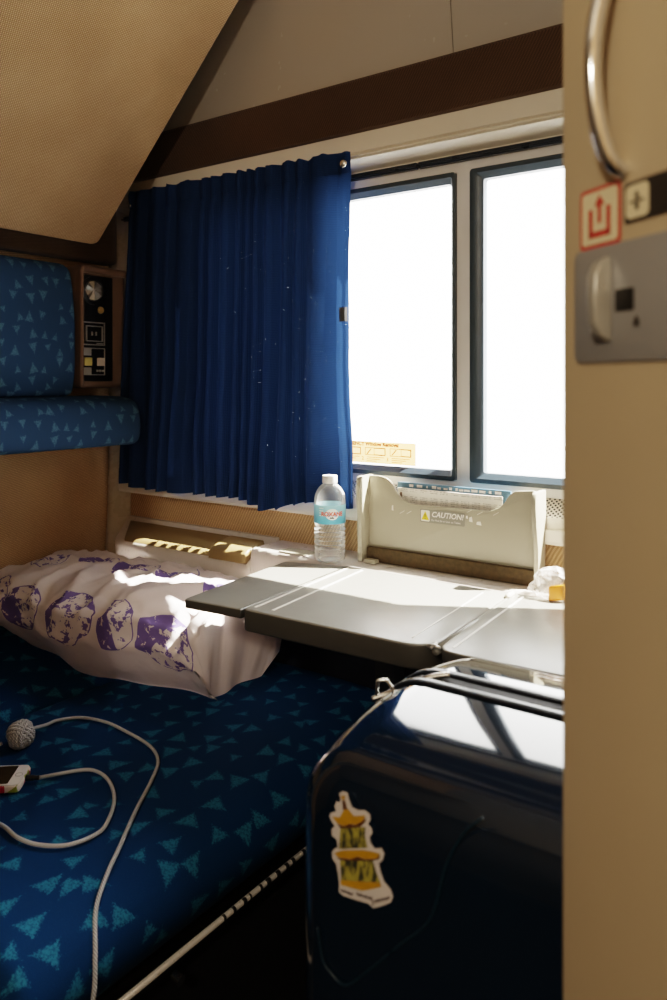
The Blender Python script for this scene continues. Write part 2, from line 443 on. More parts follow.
def sweep(bm, prof, place, y0, y1, r=.0, k=5, n=12, puff=0.):
    """closed 2D profile swept along y0..y1 with rounded ends; UV in metres (arc length, along)"""
    uvl = bm.loops.layers.uv.verify()
    m = len(prof); cx = sum(p[0] for p in prof) / m; cy = sum(p[1] for p in prof) / m
    arc = [0.]
    for i in range(m): 
        a, b = prof[i], prof[(i + 1) % m]; arc.append(arc[-1] + math.hypot(b[0] - a[0], b[1] - a[1]))
    # outward vertex normals
    nr = []
    area = sum(prof[i][0] * prof[(i + 1) % m][1] - prof[(i + 1) % m][0] * prof[i][1] for i in range(m))
    sg = 1 if area > 0 else -1
    for i in range(m):
        a, b = prof[i - 1], prof[(i + 1) % m]; t = Vector((b[0] - a[0], b[1] - a[1])); t.normalize()
        nr.append((t.y * sg, -t.x * sg))
    st = []
    for i in range(k + 1):
        a = PI / 2 * i / k; st.append((y0 + r * (1 - math.sin(a)), r * (1 - math.cos(a)))) if False else st.append((y0 + r * (1 - math.cos(a)), r * (1 - math.sin(a))))
    for i in range(1, n): st.append((y0 + r + (y1 - y0 - 2 * r) * i / n, 0.))
    for i in range(k + 1):
        a = PI / 2 * (1 - i / k); st.append((y1 - r * (1 - math.cos(a)), r * (1 - math.sin(a))))
    rings = []
    for y, ins in st:
        q = math.sin(PI * (y - y0) / (y1 - y0)) * puff if puff else 0
        rings.append([bm.verts.new(place(p[0] + nn[0] * (q - ins), p[1] + nn[1] * (q - ins), y)) for p, nn in zip(prof, nr)])
    for j in range(len(rings) - 1):
        for i in range(m):
            f = bm.faces.new((rings[j][i], rings[j][(i + 1) % m], rings[j + 1][(i + 1) % m], rings[j + 1][i]))
            for lp, (ii, jj) in zip(f.loops, ((i, j), (i + 1, j), (i + 1, j + 1), (i, j + 1))): lp[uvl].uv = (arc[ii], st[jj][0])
    for ring in (rings[0], rings[-1]):
        f = bm.faces.new(ring)
        for lp in f.loops: lp[uvl].uv = (0, 0)
    bmesh.ops.recalc_face_normals(bm, faces=bm.faces[:])
    return bm
def round_profile(pts, r=.02, n=4):
    """round every corner of a 2D polygon; pts may hold (x, y, r)"""
    out = []; m = len(pts)
    for i in range(m):
        p = Vector(pts[i][:2]); rr = pts[i][2] if len(pts[i]) > 2 else r
        a = Vector(pts[i - 1][:2]) - p; b = Vector(pts[(i + 1) % m][:2]) - p
        da = min(rr, a.length * .49); db = min(rr, b.length * .49)
        A = p + a.normalized() * da; Bq = p + b.normalized() * db
        for k in range(n + 1):
            t = k / n; q = A * (1 - t) ** 2 + p * 2 * t * (1 - t) + Bq * t * t; out.append((q.x, q.y))
    return out
def text_bm(s, size, fn, shear=0., depth=0., align='LEFT', bold=0.):
    cu = bpy.data.curves.new('lettering', 'FONT'); cu.body = s; cu.size = size; cu.align_x = align; cu.shear = shear
    cu.resolution_u = 3; cu.offset = bold
    o = bpy.data.objects.new('lettering', cu); COL.objects.link(o)
    dg = bpy.context.evaluated_depsgraph_get(); dg.update()
    me = bpy.data.meshes.new_from_object(o.evaluated_get(dg))
    bm = B(); bm.from_mesh(me)
    for v in bm.verts: v.co = Vector(fn(v.co.x, v.co.y))
    bpy.data.objects.remove(o); bpy.data.curves.remove(cu); bpy.data.meshes.remove(me)
    return bm
def quad(bm, a, b, c, d, uv=None):
    f = bm.faces.new([bm.verts.new(p) for p in (a, b, c, d)])
    if uv:
        l = bm.loops.layers.uv.verify()
        for lp, u in zip(f.loops, uv): lp[l].uv = u
    return bm
def flat_poly(bm, pts, fn):
    f = bm.faces.new([bm.verts.new(fn(p)) for p in pts]); return bm

# ------------------------------------------------------------------ setting
XL, XR, YW, YD = -1.593, .46, 1.30, .42
struct(obj('floor', box(B(), XL - .1, XR + .1, -.9, YW + .05, -.05, 0), 'floor'))
# end wall, tan carpet, with a dark carpeted recess band above the headrest
struct(obj('wall_left', box(B(), XL - .05, XL, -.0, YW + .04, 0, 2.12), 'carpet_tan'))
bm = box(B(), XL, XL + .05, .44, 1.262, 1.372, 1.80, .012, 3)
struct(obj('trim_1', bm, 'carpet_brown'))
struct(obj('wall_right', box(B(), XR, XR + .05, -.9, YW + .04, 0, 2.12), 'carpet_tan'))
struct(obj('ceiling', box(B(), XL - .05, XR + .05, -.9, YW + .04, 2.05, 2.12), 'ceil_plastic'))
# corridor side partitions and the corridor beyond
struct(obj('wall_front', box(B(), XL, -.80, .395, .435, 0, 2.05), 'aisle'))
struct(obj('wall_front_right', box(B(), .20, XR, .40, .435, 0, 2.05), 'aisle'))
struct(obj('wall_corridor', box(B(), XL - .05, XR + .05, -.95, -.9, 0, 2.12), 'aisle'))
struct(obj('wall_corridor_left', box(B(), XL - .05, XL, -.9, .0, 0, 2.12), 'aisle'))
# window wall -------------------------------------------------------
struct(obj('wall_window', box(B(), XL, XR, YW, YW + .018, 0, .88), 'carpet_tan'))
YB = 1.262
bm = B(); prism(bm, [(YB, 1.570), (YB - .004, 1.574), (YB - .004, 1.670), (YB, 1.676), (YW + .04, 1.676), (YW + .04, 1.570)], *yz(XL, XR))
struct(obj('trim_2', bm, 'carpet_brown'))
# upper curved panels: two sheets with a seam
def upper_panel(x0, x1):
    bm = B(); prof = [(YB + .002, 1.672), (YB - .012, 1.78), (YB - .032, 1.90), (YB - .07, 2.0), (YB - .12, 2.05), (YW + .04, 2.05), (YW + .04, 1.672)]
    prism(bm, prof, *yz(x0, x1)); return bm
struct(obj('wall_upper', upper_panel(XL, -.6235), 'ceil_plastic', smooth=35))
struct(obj('wall_upper_right', upper_panel(-.6215, XR), 'ceil_plastic', smooth=35))
# cream rail above the window with grooves
bm = B()
prof = [(YW + .03, 1.570), (YB + .003, 1.570), (YB + .003, 1.534), (YB + .008, 1.531), (YB + .003, 1.528), (YB + .003, 1.526), (YB + .008, 1.5235), (YB + .004, 1.521),
        (1.296, 1.503), (1.296, 1.4985), (YW + .03, 1.4985)]
prism(bm, prof, *yz(XL, XR)); struct(obj('trim_3', bm, 'trim_plastic'))
bm = B(); box(bm, XL, -.742 + .03, 1.287, 1.298, 1.4865, 1.4985, .002); box(bm, XL, -.742 + .03, 1.283, 1.298, 1.489, 1.4925, .001)
struct(obj('trim_4', bm, 'track'))
bm = B(); box(bm, -.709, XR, 1.287, 1.298, 1.4865, 1.4985, .002); box(bm, -.709, XR, 1.283, 1.298, 1.489, 1.4925, .001)
struct(obj('trim_5', bm, 'track'))
# painted frame around the two panes
WX0, WX1, WX2, WX3, WZ0, WZ1 = -1.26, -.631, -.602, -.083, .897, 1.468
bm = B()
box(bm, XL, XR, 1.298, 1.310, WZ1, 1.53); box(bm, XL, XR, 1.298, 1.310, .872, WZ0)
box(bm, XL, WX0, 1.298, 1.310, WZ0, WZ1); box(bm, WX1, WX2, 1.296, 1.310, WZ0, WZ1); box(bm, WX3, XR, 1.298, 1.310, WZ0, WZ1)
struct(obj('wall_window_frame', bm, 'frame_metal'))
def window(name, x0, x1, gl, gr):
    w = bpy.data.objects.new(name, None); COL.objects.link(w); w.location = ((x0 + x1) / 2, 1.31, WZ0); OFF[w.name] = Vector(w.location); struct(w)
    bm = B()
    o = rrect(x0, x1, WZ0, WZ1, .006, 3); i = rrect(x0 + gl, x1 - gr, WZ0 + .018, WZ1 - .0195, .004, 3)
    n = len(o); lv = []
    for pts, y in ((o, 1.292), (o, 1.288), ([(a[0] * .55 + b[0] * .45, a[1] * .55 + b[1] * .45) for a, b in zip(o, i)], 1.2865), (i, 1.296), (i, 1.312)):
        lv.append([bm.verts.new((p[0], y, p[1])) for p in pts])
    lv.insert(0, [bm.verts.new((p[0], 1.312, p[1])) for p in o])
    for a, b in zip(lv, lv[1:]):
        for k in range(n): bm.faces.new((a[k], a[(k + 1) % n], b[(k + 1) % n], b[k]))
    bmesh.ops.recalc_face_normals(bm, faces=bm.faces[:])
    obj('gasket', bm, 'gasket', w, smooth=40)
    bm = B(); box(bm, x0 + .004, x1 - .004, 1.303, 1.306, WZ0 + .004, WZ1 - .004); obj('pane', bm, 'pane', w)
    return w
win1 = window('window_1', WX0, WX1, .012, .012)
win2 = window('window_2', WX2, WX3, .024, .012)
# emergency sticker on the left pane
YS = 1.3020
sx0, sx1, sz0, sz1 = -.905, -.721, .9175, .961
bm = B(); quad(bm, (sx0, YS, sz0), (sx1, YS, sz0), (sx1, YS, sz1), (sx0, YS, sz1)); stk = obj('emergency_sticker', bm, 'peach', win1)
f = lambda x, y: (sx0 + .006 + x, YS - .0006, sz1 - .0085 + y)
obj('lettering', text_bm('EMERGENCY Window Removal', .0105, f, bold=.0005), 'orange', stk)
bm = B()
def outline(bm, x0, x1, z0, z1, w, y):
    for q in ((x0, x1, z0, z0 + w), (x0, x1, z1 - w, z1), (x0, x0 + w, z0, z1), (x1 - w, x1, z0, z1)):
        quad(bm, (q[0], y, q[2]), (q[1], y, q[2]), (q[1], y, q[3]), (q[0], y, q[3]))
for k in range(3):
    a = sx0 + .010 + k * .058; z0 = sz0 + .016
    outline(bm, a, a + .048, z0, z0 + .0155, .0012, YS - .0006)
    outline(bm, a + .021 + .004 * (k == 2), a + .047, z0 + .001, z0 + .0145, .001, YS - .0007)
    quad(bm, (a + .003, YS - .0006, z0 + .002), (a + .006, YS - .0006, z0 + .002), (a + .016, YS - .0006, z0 + .013), (a + .013, YS - .0006, z0 + .013))
    for j in range(3):
        quad(bm, (a + .004, YS - .0006, z0 - .0045 - j * .0038), (a + .045 - j * .009, YS - .0006, z0 - .0045 - j * .0038), (a + .045 - j * .009, YS - .0006, z0 - .0033 - j * .0038), (a + .004, YS - .0006, z0 - .0033 - j * .0038))
obj('diagram', bm, 'orange', stk)
for k, ch in enumerate('123'):
    obj('numeral', text_bm(ch, .010, lambda x, y, k=k: (sx0 + .006 + k * .058 - .004 + x, YS - .0006, sz0 + .006 + y), bold=.0002), 'orange', stk)
# sill: perforated heater outlet and white fascia
bm = B(); x0, x1 = -1.545, XR
quad(bm, (x0, 1.268, .852), (x1, 1.268, .852), (x1, 1.296, .880), (x0, 1.296, .880), ((x0, 0), (x1, 0), (x1, .04), (x0, .04)))
struct(obj('trim_6', bm, 'perf'))
bm = B(); prism(bm, [(1.268, .852), (1.2675, .833), (1.262, .831), (1.262, .812), (1.266, .806), (1.30, .806), (1.30, .852)], *yz(x0, x1))
struct(obj('trim_7', bm, 'white_plastic'))
struct(obj('shade_strip', box(B(), XL + .08, XR, 1.288, 1.30, 0, .638, .004), 'wall_shade'))  # shade on the wall under the table, coloured in as a dark strip
# corner trim between end wall and window wall, flared at its foot
bm = B(); rings = []
for z, fl in ((2.05, 0), (.96, 0), (.90, .001), (.82, .003), (.74, .006), (.68, .010), (.60, .016)):
    pr = [(XL, 1.272 - fl), (XL + .006, 1.268 - fl), (XL + .016, 1.268 - fl * .9), (XL + .026, 1.275 - fl * .6), (XL + .038, 1.288 - fl * .2), (XL + .05, 1.296), (XL + .05, 1.30), (XL, 1.30)]
    rings.append([bm.verts.new((p[0], p[1], z)) for p in pr])
for a, b in zip(rings, rings[1:]):
    for k in range(8): bm.faces.new((a[k], a[(k + 1) % 8], b[(k + 1) % 8], b[k]))
bm.faces.new(rings[0]); bm.faces.new(rings[-1]); bmesh.ops.recalc_face_normals(bm, faces=bm.faces[:])
struct(obj('trim_8', bm, 'corner_trim', smooth=45))

# ------------------------------------------------------------------ door leaf (swung across the right of the view)
door = bpy.data.objects.new('door_1', None); COL.objects.link(door); struct(door)
DA = math.atan2(-.582, .813)
door.location = (-.15, .444, 0); door.rotation_euler = (0, 0, DA)
OFF[door.name] = Vector((0, 0, 0))         # parts of the door are written in its own frame: x along the leaf, -y toward the corridor
bm = B(); box(bm, 0, .50, 0, .03, .01, 2.0, .004, 3); obj('door_leaf', bm, 'door', door, smooth=40)
dxz = lambda y: (lambda p: (p[0], y, p[1]))
# exit sign
sg = obj('exit_symbol', flat_poly(B(), rrect(.0195, .0530, 1.1528, 1.1858, .003), dxz(-.0006)), 'red', door)
obj('sign_face', flat_poly(B(), rrect(.0217, .0508, 1.1550, 1.1836, .0022), dxz(-.0009)), 'cream', sg)
bm = B()
for q in (((.0275, 1.1585), (.0455, 1.1585), (.0455, 1.1618), (.0275, 1.1618)), ((.0275, 1.1585), (.0310, 1.1585), (.0310, 1.1742), (.0275, 1.1742)), ((.0420, 1.1585), (.0455, 1.1585), (.0455, 1.1742), (.0420, 1.1742)),
          ((.0349, 1.1660), (.0381, 1.1660), (.0381, 1.1765), (.0349, 1.1765)), ((.0322, 1.1755), (.0408, 1.1755), (.0365, 1.1815))):
    flat_poly(bm, q, dxz(-.0012))
obj('arrow_mark', bm, 'red', sg)
# black instruction sign with pale pictogram
sg = obj('instruction_sign', flat_poly(B(), rrect(.0555, .150, 1.1612, 1.1820, .002), dxz(-.0006)), 'sign_black', door)
pg = obj('pictogram_tile', flat_poly(B(), rrect(.0570, .0735, 1.1632, 1.1802, .003), dxz(-.0009)), 'cream', sg)
bm = B()
for q in (((.0600, 1.1710), (.0705, 1.1710), (.0705, 1.1722), (.0600, 1.1722)), ((.0647, 1.1670), (.0659, 1.1670), (.0659, 1.1765), (.0647, 1.1765)), ((.0632, 1.1735), (.0674, 1.1735), (.0653, 1.1770)), ((.0632, 1.1698), (.0674, 1.1698), (.0653, 1.1662))):
    flat_poly(bm, q, dxz(-.0012))
obj('pictogram', bm, 'sign_black', pg)
# latch plate and turn piece
bm = B(); prism(bm, rrect(.0155, .150, 1.0905, 1.1528, .005), dxz(0), dxz(-.0018), .0006)
lp = obj('latch_plate', bm, 'latch', door, smooth=40)
bm = B(); prism(bm, rrect(.0500, .0640, 1.1165, 1.1282, .001), dxz(-.0018), dxz(-.0021)); obj('latch_slot', bm, 'black', lp)
prof = [(0, 1.1010), (-.007, 1.1045), (-.0105, 1.1110), (-.0112, 1.124), (-.0105, 1.136), (-.007, 1.1430), (0, 1.1465)]
bm = B(); prism(bm, prof, lambda p: (.0400, p[0] - .0018, p[1]), lambda p: (.0475, p[0] - .0018, p[1]), .0014, 3); obj('latch_turn', bm, 'latch_knob', lp, smooth=50)
bm = B(); flat_poly(bm, [(.0640, 1.1080), (.0680, 1.1080), (.0680, 1.1110), (.0660, 1.1140), (.0640, 1.1110)], dxz(-.0022)); obj('lock_mark', bm, 'sign_black', lp)
# bow handle
pts = catmull([(.0545, .0, 1.1890), (.0540, -.0070, 1.1935), (.0530, -.0120, 1.2040), (.0525, -.0165, 1.2230), (.0525, -.0180, 1.2420), (.0525, -.0165, 1.2610), (.0530, -.0120, 1.2800), (.0540, -.0070, 1.2905), (.0545, 0, 1.2950)], 8)
bm = B(); tube(bm, pts, .0042, 14, flat=1.15); obj('door_handle', bm, 'chrome', door, smooth=180)

# ------------------------------------------------------------------ upper berth
t = thing('upper_berth', (-1.2, .8, 1.40), 'tan carpeted sloping underside of the folded upper bunk, overhead at left', 'bunk')
ux, uz = .70711, .70711
def bunk(s, y, d): return (-1.500 + s * ux - d * uz, y, 1.401 + s * uz + d * ux)
bm = B(); prism(bm, rrect(0, .90, .45, 1.163, .018), lambda p: bunk(p[0], p[1], 0), lambda p: bunk(p[0], p[1], .03), .006, 3)
obj('bunk_underside', bm, 'carpet_bunk', t, smooth=45)
bm = B(); box(bm, -.0, .88, .47, 1.15, .0301, .05)
for v in bm.verts: v.co = Vector(bunk(v.co.x + .02 if v.co.x < .1 else v.co.x, v.co.y, v.co.z))
obj('bunk_frame', bm, 'blackmatte', t)

# ------------------------------------------------------------------ headrest with lower bolster on the end wall
t = thing('headrest', (XL + .05, .84, .93), 'blue triangle patterned headrest with thick bolster below it on the end wall', 'headrest')
hp = round_profile([(XL + .002, 1.048, .004), (-1.505, 1.048, .012), (-1.492, 1.10, .05), (-1.492, 1.24, .06), (-1.512, 1.350, .03), (XL + .002, 1.362, .004)], n=5)
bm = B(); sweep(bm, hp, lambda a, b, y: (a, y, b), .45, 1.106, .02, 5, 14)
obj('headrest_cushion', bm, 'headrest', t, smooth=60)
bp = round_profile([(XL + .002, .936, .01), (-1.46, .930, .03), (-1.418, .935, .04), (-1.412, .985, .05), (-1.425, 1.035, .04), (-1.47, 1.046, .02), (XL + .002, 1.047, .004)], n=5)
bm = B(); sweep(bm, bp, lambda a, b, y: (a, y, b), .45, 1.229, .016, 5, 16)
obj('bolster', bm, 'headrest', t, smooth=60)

# ------------------------------------------------------------------ reading light and switch panel
t = thing('control_panel', (-1.545, 1.173, 1.066), 'brown reading light and switch panel beside the blue headrest', 'control panel')
PX = -1.50
bm = B(); box(bm, XL + .001, PX, 1.112, 1.250, 1.0655, 1.352, .012, 4); hb = obj('housing', bm, 'panel_brown', t, smooth=40)
bm = B(); box(bm, PX - .02, PX + .012, 1.114, 1.250, 1.334, 1.352, .008, 3); obj('top_hood', bm, 'panel_brown', hb, smooth=50)
bm = B(); box(bm, PX - .02, PX + .008, 1.113, 1.123, 1.067, 1.345, .006, 3); obj('side_rib', bm, 'panel_brown', hb, smooth=50)
bm = B(); prism(bm, rrect(1.1265, 1.207, 1.082, 1.330, .003), *yz(PX - .002, PX + .0012)); fp = obj('face_plate', bm, 'black', t)
def disc_x(bm, y, z, r, x0, x1, n=24, r2=None):
    r2 = r if r2 is None else r2
    a = [bm.verts.new((x0, y + r * math.cos(2 * PI * k / n), z + r * math.sin(2 * PI * k / n))) for k in range(n)]
    b = [bm.verts.new((x1, y + r2 * math.cos(2 * PI * k / n), z + r2 * math.sin(2 * PI * k / n))) for k in range(n)]
    bm.faces.new(b)
    for k in range(n): bm.faces.new((a[k], a[(k + 1) % n], b[(k + 1) % n], b[k]))
    bmesh.ops.recalc_face_normals(bm, faces=bm.faces[:]); return bm
bm = B(); n = 26
ra = [[bm.verts.new((PX + x, 1.150 + r * math.cos(2 * PI * k / n), 1.294 + r * math.sin(2 * PI * k / n))) for k in range(n)] for r, x in ((.033, .001), (.033, .004), (.026, .006), (.0235, .0035))]
for a, b in zip(ra, ra[1:]):
    for k in range(n): bm.faces.new((a[k], a[(k + 1) % n], b[(k + 1) % n], b[k]))
lb = obj('reading_lamp', bm, 'black', fp, smooth=40)
bm = B(); c0 = bm.verts.new((PX + .009, 1.148, 1.296)); rng = []
for k in range(12):
    a = 2 * PI * k / 12; rng.append(bm.verts.new((PX + (.0075 if k % 2 else .0035), 1.150 + .0232 * math.cos(a), 1.294 + .0232 * math.sin(a))))
for k in range(12): bm.faces.new((c0, rng[k], rng[(k + 1) % 12]))
obj('lamp_lens', bm, 'lamp_lens', fp)
obj('lamp_button', disc_x(B(), 1.172, 1.250, .0085, PX + .001, PX + .005, r2=.0075), 'button_tan', fp, smooth=40)
def frame_x(bm, y0, y1, z0, z1, w, x):
    for q in ((y0, y1, z0, z0 + w), (y0, y1, z1 - w, z1), (y0, y0 + w, z0, z1), (y1 - w, y1, z0, z1)):
        box(bm, PX + .001, x, q[0], q[1], q[2], q[3])
    return bm
bm = B(); frame_x(bm, 1.119, 1.184, 1.166, 1.221, .0028, PX + .003); frame_x(bm, 1.130, 1.177, 1.175, 1.212, .0022, PX + .0045)
so = obj('power_outlet', bm, 'steel', fp)
bm = B(); box(bm, PX + .001, PX + .004, 1.1455, 1.1485, 1.189, 1.198); box(bm, PX + .001, PX + .004, 1.157, 1.160, 1.189, 1.198); box(bm, PX + .001, PX + .004, 1.160, 1.178, 1.1695, 1.172)
obj('outlet_slot', bm, 'steel', so)
bm = B(); frame_x(bm, 1.119, 1.184, 1.096, 1.160, .002, PX + .003); box(bm, PX + .001, PX + .003, 1.120, 1.145, 1.142, 1.158); box(bm, PX + .001, PX + .003, 1.120, 1.145, 1.098, 1.114)
sp = obj('switch_plate', bm, 'steel', fp)
bm = B(); box(bm, PX + .001, PX + .007, 1.125, 1.145, 1.118, 1.137, .0015); obj('switch_button', bm, 'switch_y', sp, smooth=40)
bm = B(); box(bm, PX + .001, PX + .007, 1.161, 1.181, 1.118, 1.137, .0015); obj('switch_button', bm, 'switch_w', sp, smooth=40)
bm = B()
for k in range(3): box(bm, PX + .001, PX + .002, 1.160 + k * .008, 1.166 + k * .008, 1.104, 1.109)
obj('switch_symbols', bm, 'steel', sp)

# ------------------------------------------------------------------ curtain
t = thing('curtain', (-1.17, 1.24, .83), 'navy blue pleated curtain drawn across the left part of the window', 'curtain')
bm = B(); uvl = bm.loops.layers.uv.verify(); NX, NZ = 420, 70
NPL = 16
def cur(u, w):
    """u 0..1 left to right, w 0..1 top to bottom"""
    xt = -1.475 + (.636) * u; xb = -1.505 + .667 * u
    f = min(1, w * 1.05); x = xt * (1 - f) + xb * f
    zt = 1.5415 - .010 * u; 
    ph = u * NPL + .55 * math.sin(u * 9 + 1) + .22 * math.sin(u * 31) + .12 * math.sin(w * 3 + u * 20) * w
    fr = ph - math.floor(ph); idx = math.floor(ph)
    rnd = noise.noise((idx * 1.7, 3.1, 0)); rnd2 = noise.noise((idx * 2.3, 9.1, w * 1.6))
    knife = (fr / .78 if fr < .78 else (1 - fr) / .22)
    soft = .5 - .5 * math.cos(2 * PI * fr)
    sh = .55 * knife + .45 * soft
    amp = (.019 + .011 * w) * (1 + .7 * rnd)
    if u > .74: amp *= .75
    y = 1.243 - amp * (sh - .5) * (1 + .35 * rnd2)
    y += .004 * noise.noise((u * 5, w * 3, 1.)) + .0022 * noise.noise((u * 16, w * 9, 5.)) - .006 * w
    # a broad soft fold toward the right with a diagonal drape
    c = .80 - .07 * w; y -= .011 * math.exp(-((u - c) / .05) ** 2) * (.3 + w)
    # gathers at the stitched heading
    g = math.exp(-((w - .062) / .018) ** 2); y += .003 * g
    if w < .062: y += .0035 * noise.noise((u * 60, w * 30, 2.)) 
    x += .0035 * math.sin(w * 7 + idx) * w + .004 * noise.noise((u * 8, w * 4, 7.))
    zb = .822 + .010 * u - .018 * math.exp(-((u - .70) / .07) ** 2) + .008 * math.exp(-((u - .88) / .06) ** 2) + .006 * rnd + .004 * (fr - .5) + .012 * (1 - min(1, u / .12)) 
    z = zt * (1 - w) + zb * w
    if w < .03: z += .006 * noise.noise((u * 28, 4., 0)) * (1 - w / .03)
    y += .016 * max(0, (u - .86) / .14) * max(0, (w - .6) / .4)
    if u > .97: y += .012 * ((u - .97) / .03) ** 2
    return Vector((x, y, z))
vs = [[bm.verts.new(cur(i / NX, j / NZ)) for i in range(NX + 1)] for j in range(NZ + 1)]
for j in range(NZ):
    for i in range(NX):
        fc = bm.faces.new((vs[j + 1][i], vs[j + 1][i + 1], vs[j][i + 1], vs[j][i]))
        for lp, (a, b) in zip(fc.loops, ((i, j + 1), (i + 1, j + 1), (i + 1, j), (i, j))): lp[uvl].uv = (a / NX * .70, -b / NZ * .71)
obj('curtain_cloth', bm, 'curtain', t, smooth=180)
def bandy(w0, w1, off):
    bm = B(); uvl = bm.loops.layers.uv.verify(); n = 420
    rows = [[cur(i / n, w0 + (w1 - w0) * k / 3) + Vector((0, -off, 0)) for i in range(n + 1)] for k in range(4)]
    rv = [[bm.verts.new(p) for p in r] for r in rows]
    for k in range(3):
        for i in range(n):
            fc = bm.faces.new((rv[k + 1][i], rv[k + 1][i + 1], rv[k][i + 1], rv[k][i]))
            for lp, (a, b) in zip(fc.loops, ((i, k + 1), (i + 1, k + 1), (i + 1, k), (i, k))): lp[uvl].uv = (a / n * .70, -(w0 + (w1 - w0) * b / 3) * .71)
    return bm
obj('hem', bandy(.948, 1.0, .0012), 'curtain', t, smooth=180)
obj('heading_tape', bandy(.008, .06, .0014), 'curtain', t, smooth=180)
for u, w in ((.985, .035), (.012, .05)):
    p = cur(u, w) + Vector((0, -.004, 0)); bm = B()
    bmesh.ops.create_uvsphere(bm, u_segments=16, v_segments=8, radius=.0085 if u > .5 else .0045)
    for v in bm.verts: v.co = Vector((v.co.x, v.co.y * .6, v.co.z)) + p
    k = obj('snap_button', bm, 'silver', t, smooth=180); k['label'] = 'metal snap button'
p0 = cur(.985, .455); bm = B()
for k in range(6):
    pass
rows = []
for j in range(5):
    w = .435 + .04 * j / 4; rows.append([bm.verts.new(cur(.966 + .032 * i / 5, w) + Vector((0, -.0022, 0))) for i in range(6)])
for j in range(4):
    for i in range(5): bm.faces.new((rows[j + 1][i], rows[j + 1][i + 1], rows[j][i + 1], rows[j][i]))
k = obj('hook_patch', bm, 'grip', t); k['label'] = 'worn grey hook-and-loop patch'

# ------------------------------------------------------------------ armrest ledge under the window
t = thing('armrest_ledge', (-1.05, 1.25, .55), 'white moulded ledge with brown armrest pad below the curtain', 'ledge')
pr = [(1.300, .742), (1.288, .742), (1.284, .728), (1.215, .708), (1.204, .704), (1.200, .690), (1.206, .668), (1.216, .655), (1.26, .640), (1.300, .640)]
bm = B(); prism(bm, pr, *yz(-1.545, -1.055), .004, 2)
for v in bm.verts:
    if v.co.x < -1.50 and v.co.y < 1.27: v.co.x += (1.27 - v.co.y) * .9
obj('ledge_body', bm, 'ledge', t, smooth=50)
pr2 = [(1.300, .7365), (1.212, .7365), (1.203, .733), (1.200, .722), (1.200, .668), (1.214, .650), (1.26, .640), (1.300, .640)]
bm = B(); prism(bm, pr2, *yz(-1.055, -.10), .004, 2); obj('raised_body', bm, 'ledge', t, smooth=50)
bm = B(); prism(bm, [(1.280, .7285), (1.276, .735), (1.214, .716), (1.203, .713), (1.198, .706), (1.204, .7035), (1.215, .709)], *yz(-1.520, -1.150), .003, 2)
for v in bm.verts:
    if v.co.x < -1.45: v.co.x += (1.28 - v.co.y) * .9
obj('armrest_pad', bm, 'armpad', t, smooth=50)
bm = B(); prism(bm, [(1.262, .727), (1.258, .741), (1.210, .731), (1.192, .722), (1.188, .705), (1.202, .700), (1.214, .709)], *yz(-1.165, -1.064), .005, 3)
obj('pad_end_cap', bm, 'armpad', t, smooth=50)
bm = B(); prism(bm, rrect(1.208, 1.245, -.985, -.915, .004), lambda p: (p[1], p[0], .7366), lambda p: (p[1], p[0], .7382)); obj('inset_plate', bm, 'holder', t)


# ------------------------------------------------------------------ folding table
TZ = .735
t = thing('folding_table', (-.63, 1.03, 0), 'grey folding table with hinged side leaves under the window', 'table')
LB = 1.195
pts = round_profile([(-.787, .877, .012), (-.470, .885, .045), (-.484, LB, .004), (-.805, LB, .004)], n=5)
bm = B(); prism(bm, pts, *xy(TZ - .034, TZ), .004, 3); mp = obj('centre_panel', bm, 'table', t, smooth=40)
pts = round_profile([(-.899, .864, .006), (-.7872, .874, .001), (-.8052, LB, .001), (-.929, 1.158, .01)], n=4)
bm = B(); prism(bm, pts, *xy(TZ - .0155, TZ - .0005), .003, 3); lf = obj('table_leaf', bm, 'table', t, smooth=40)
pts = round_profile([(-.462, .885, .03), (-.235, .895, .03), (-.250, LB + .003, .006), (-.478, LB + .003, .004)], n=5)
bm = B(); prism(bm, pts, *xy(TZ - .018, TZ + .0005), .003, 3); rf = obj('table_leaf', bm, 'table', t, smooth=40)
pl = round_profile([(-.7865, .8762, .012), (-.4705, .8842, .045), (-.484, .9, .0), (-.79, .9, .0)], n=5)
def edge_shade_material(o):  # shade on the table sides, put in as a darker colour
    o.data.materials.append(M['table_edge_shade'])
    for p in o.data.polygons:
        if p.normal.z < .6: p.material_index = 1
for o in (mp, lf, rf): edge_shade_material(o)
def groove(parent, a, b, w, name='inlay_line', mat='table_line', h=.0006):
    a = Vector(a + (0,)); b = Vector(b + (0,)); d = (b - a).normalized(); nn = Vector((-d.y, d.x, 0)) * w / 2
    bm = B(); prism(bm, [(a - nn)[:2], (a + nn)[:2], (b + nn)[:2], (b - nn)[:2]], *xy(TZ - .001, TZ + h)); return obj(name, bm, mat, parent)
groove(mp, (-.774, .892), (-.797, 1.182), .0042)
groove(mp, (-.742, .896), (-.766, 1.182), .0042)
groove(mp, (-.509, .909), (-.523, 1.17), .0022)
groove(rf, (-.445, .903), (-.459, 1.182), .0034, h=.0011)
bm = B(); tube(bm, [(-.4665, .895, TZ - .006), (-.4805, LB - .004, TZ - .006)], .0055, 10); hg = obj('hinge', bm, 'table', t, smooth=180)
bm = B(); tube(bm, [(-.4755, .890, TZ + .001), (-.4665, .891, TZ + .003), (-.4575, .890, TZ + .001)], .0025, 8); tube(bm, [(-.468, .884, TZ + .001), (-.467, .90, TZ + .0035)], .002, 8); obj('hinge_pin', bm, 'steel', hg, smooth=180)
bm = B(); tube(bm, [(-.4795, 1.165, TZ + .001), (-.4805, 1.19, TZ + .002)], .0045, 8); obj('hinge_knuckle', bm, 'white_plastic', hg, smooth=180)
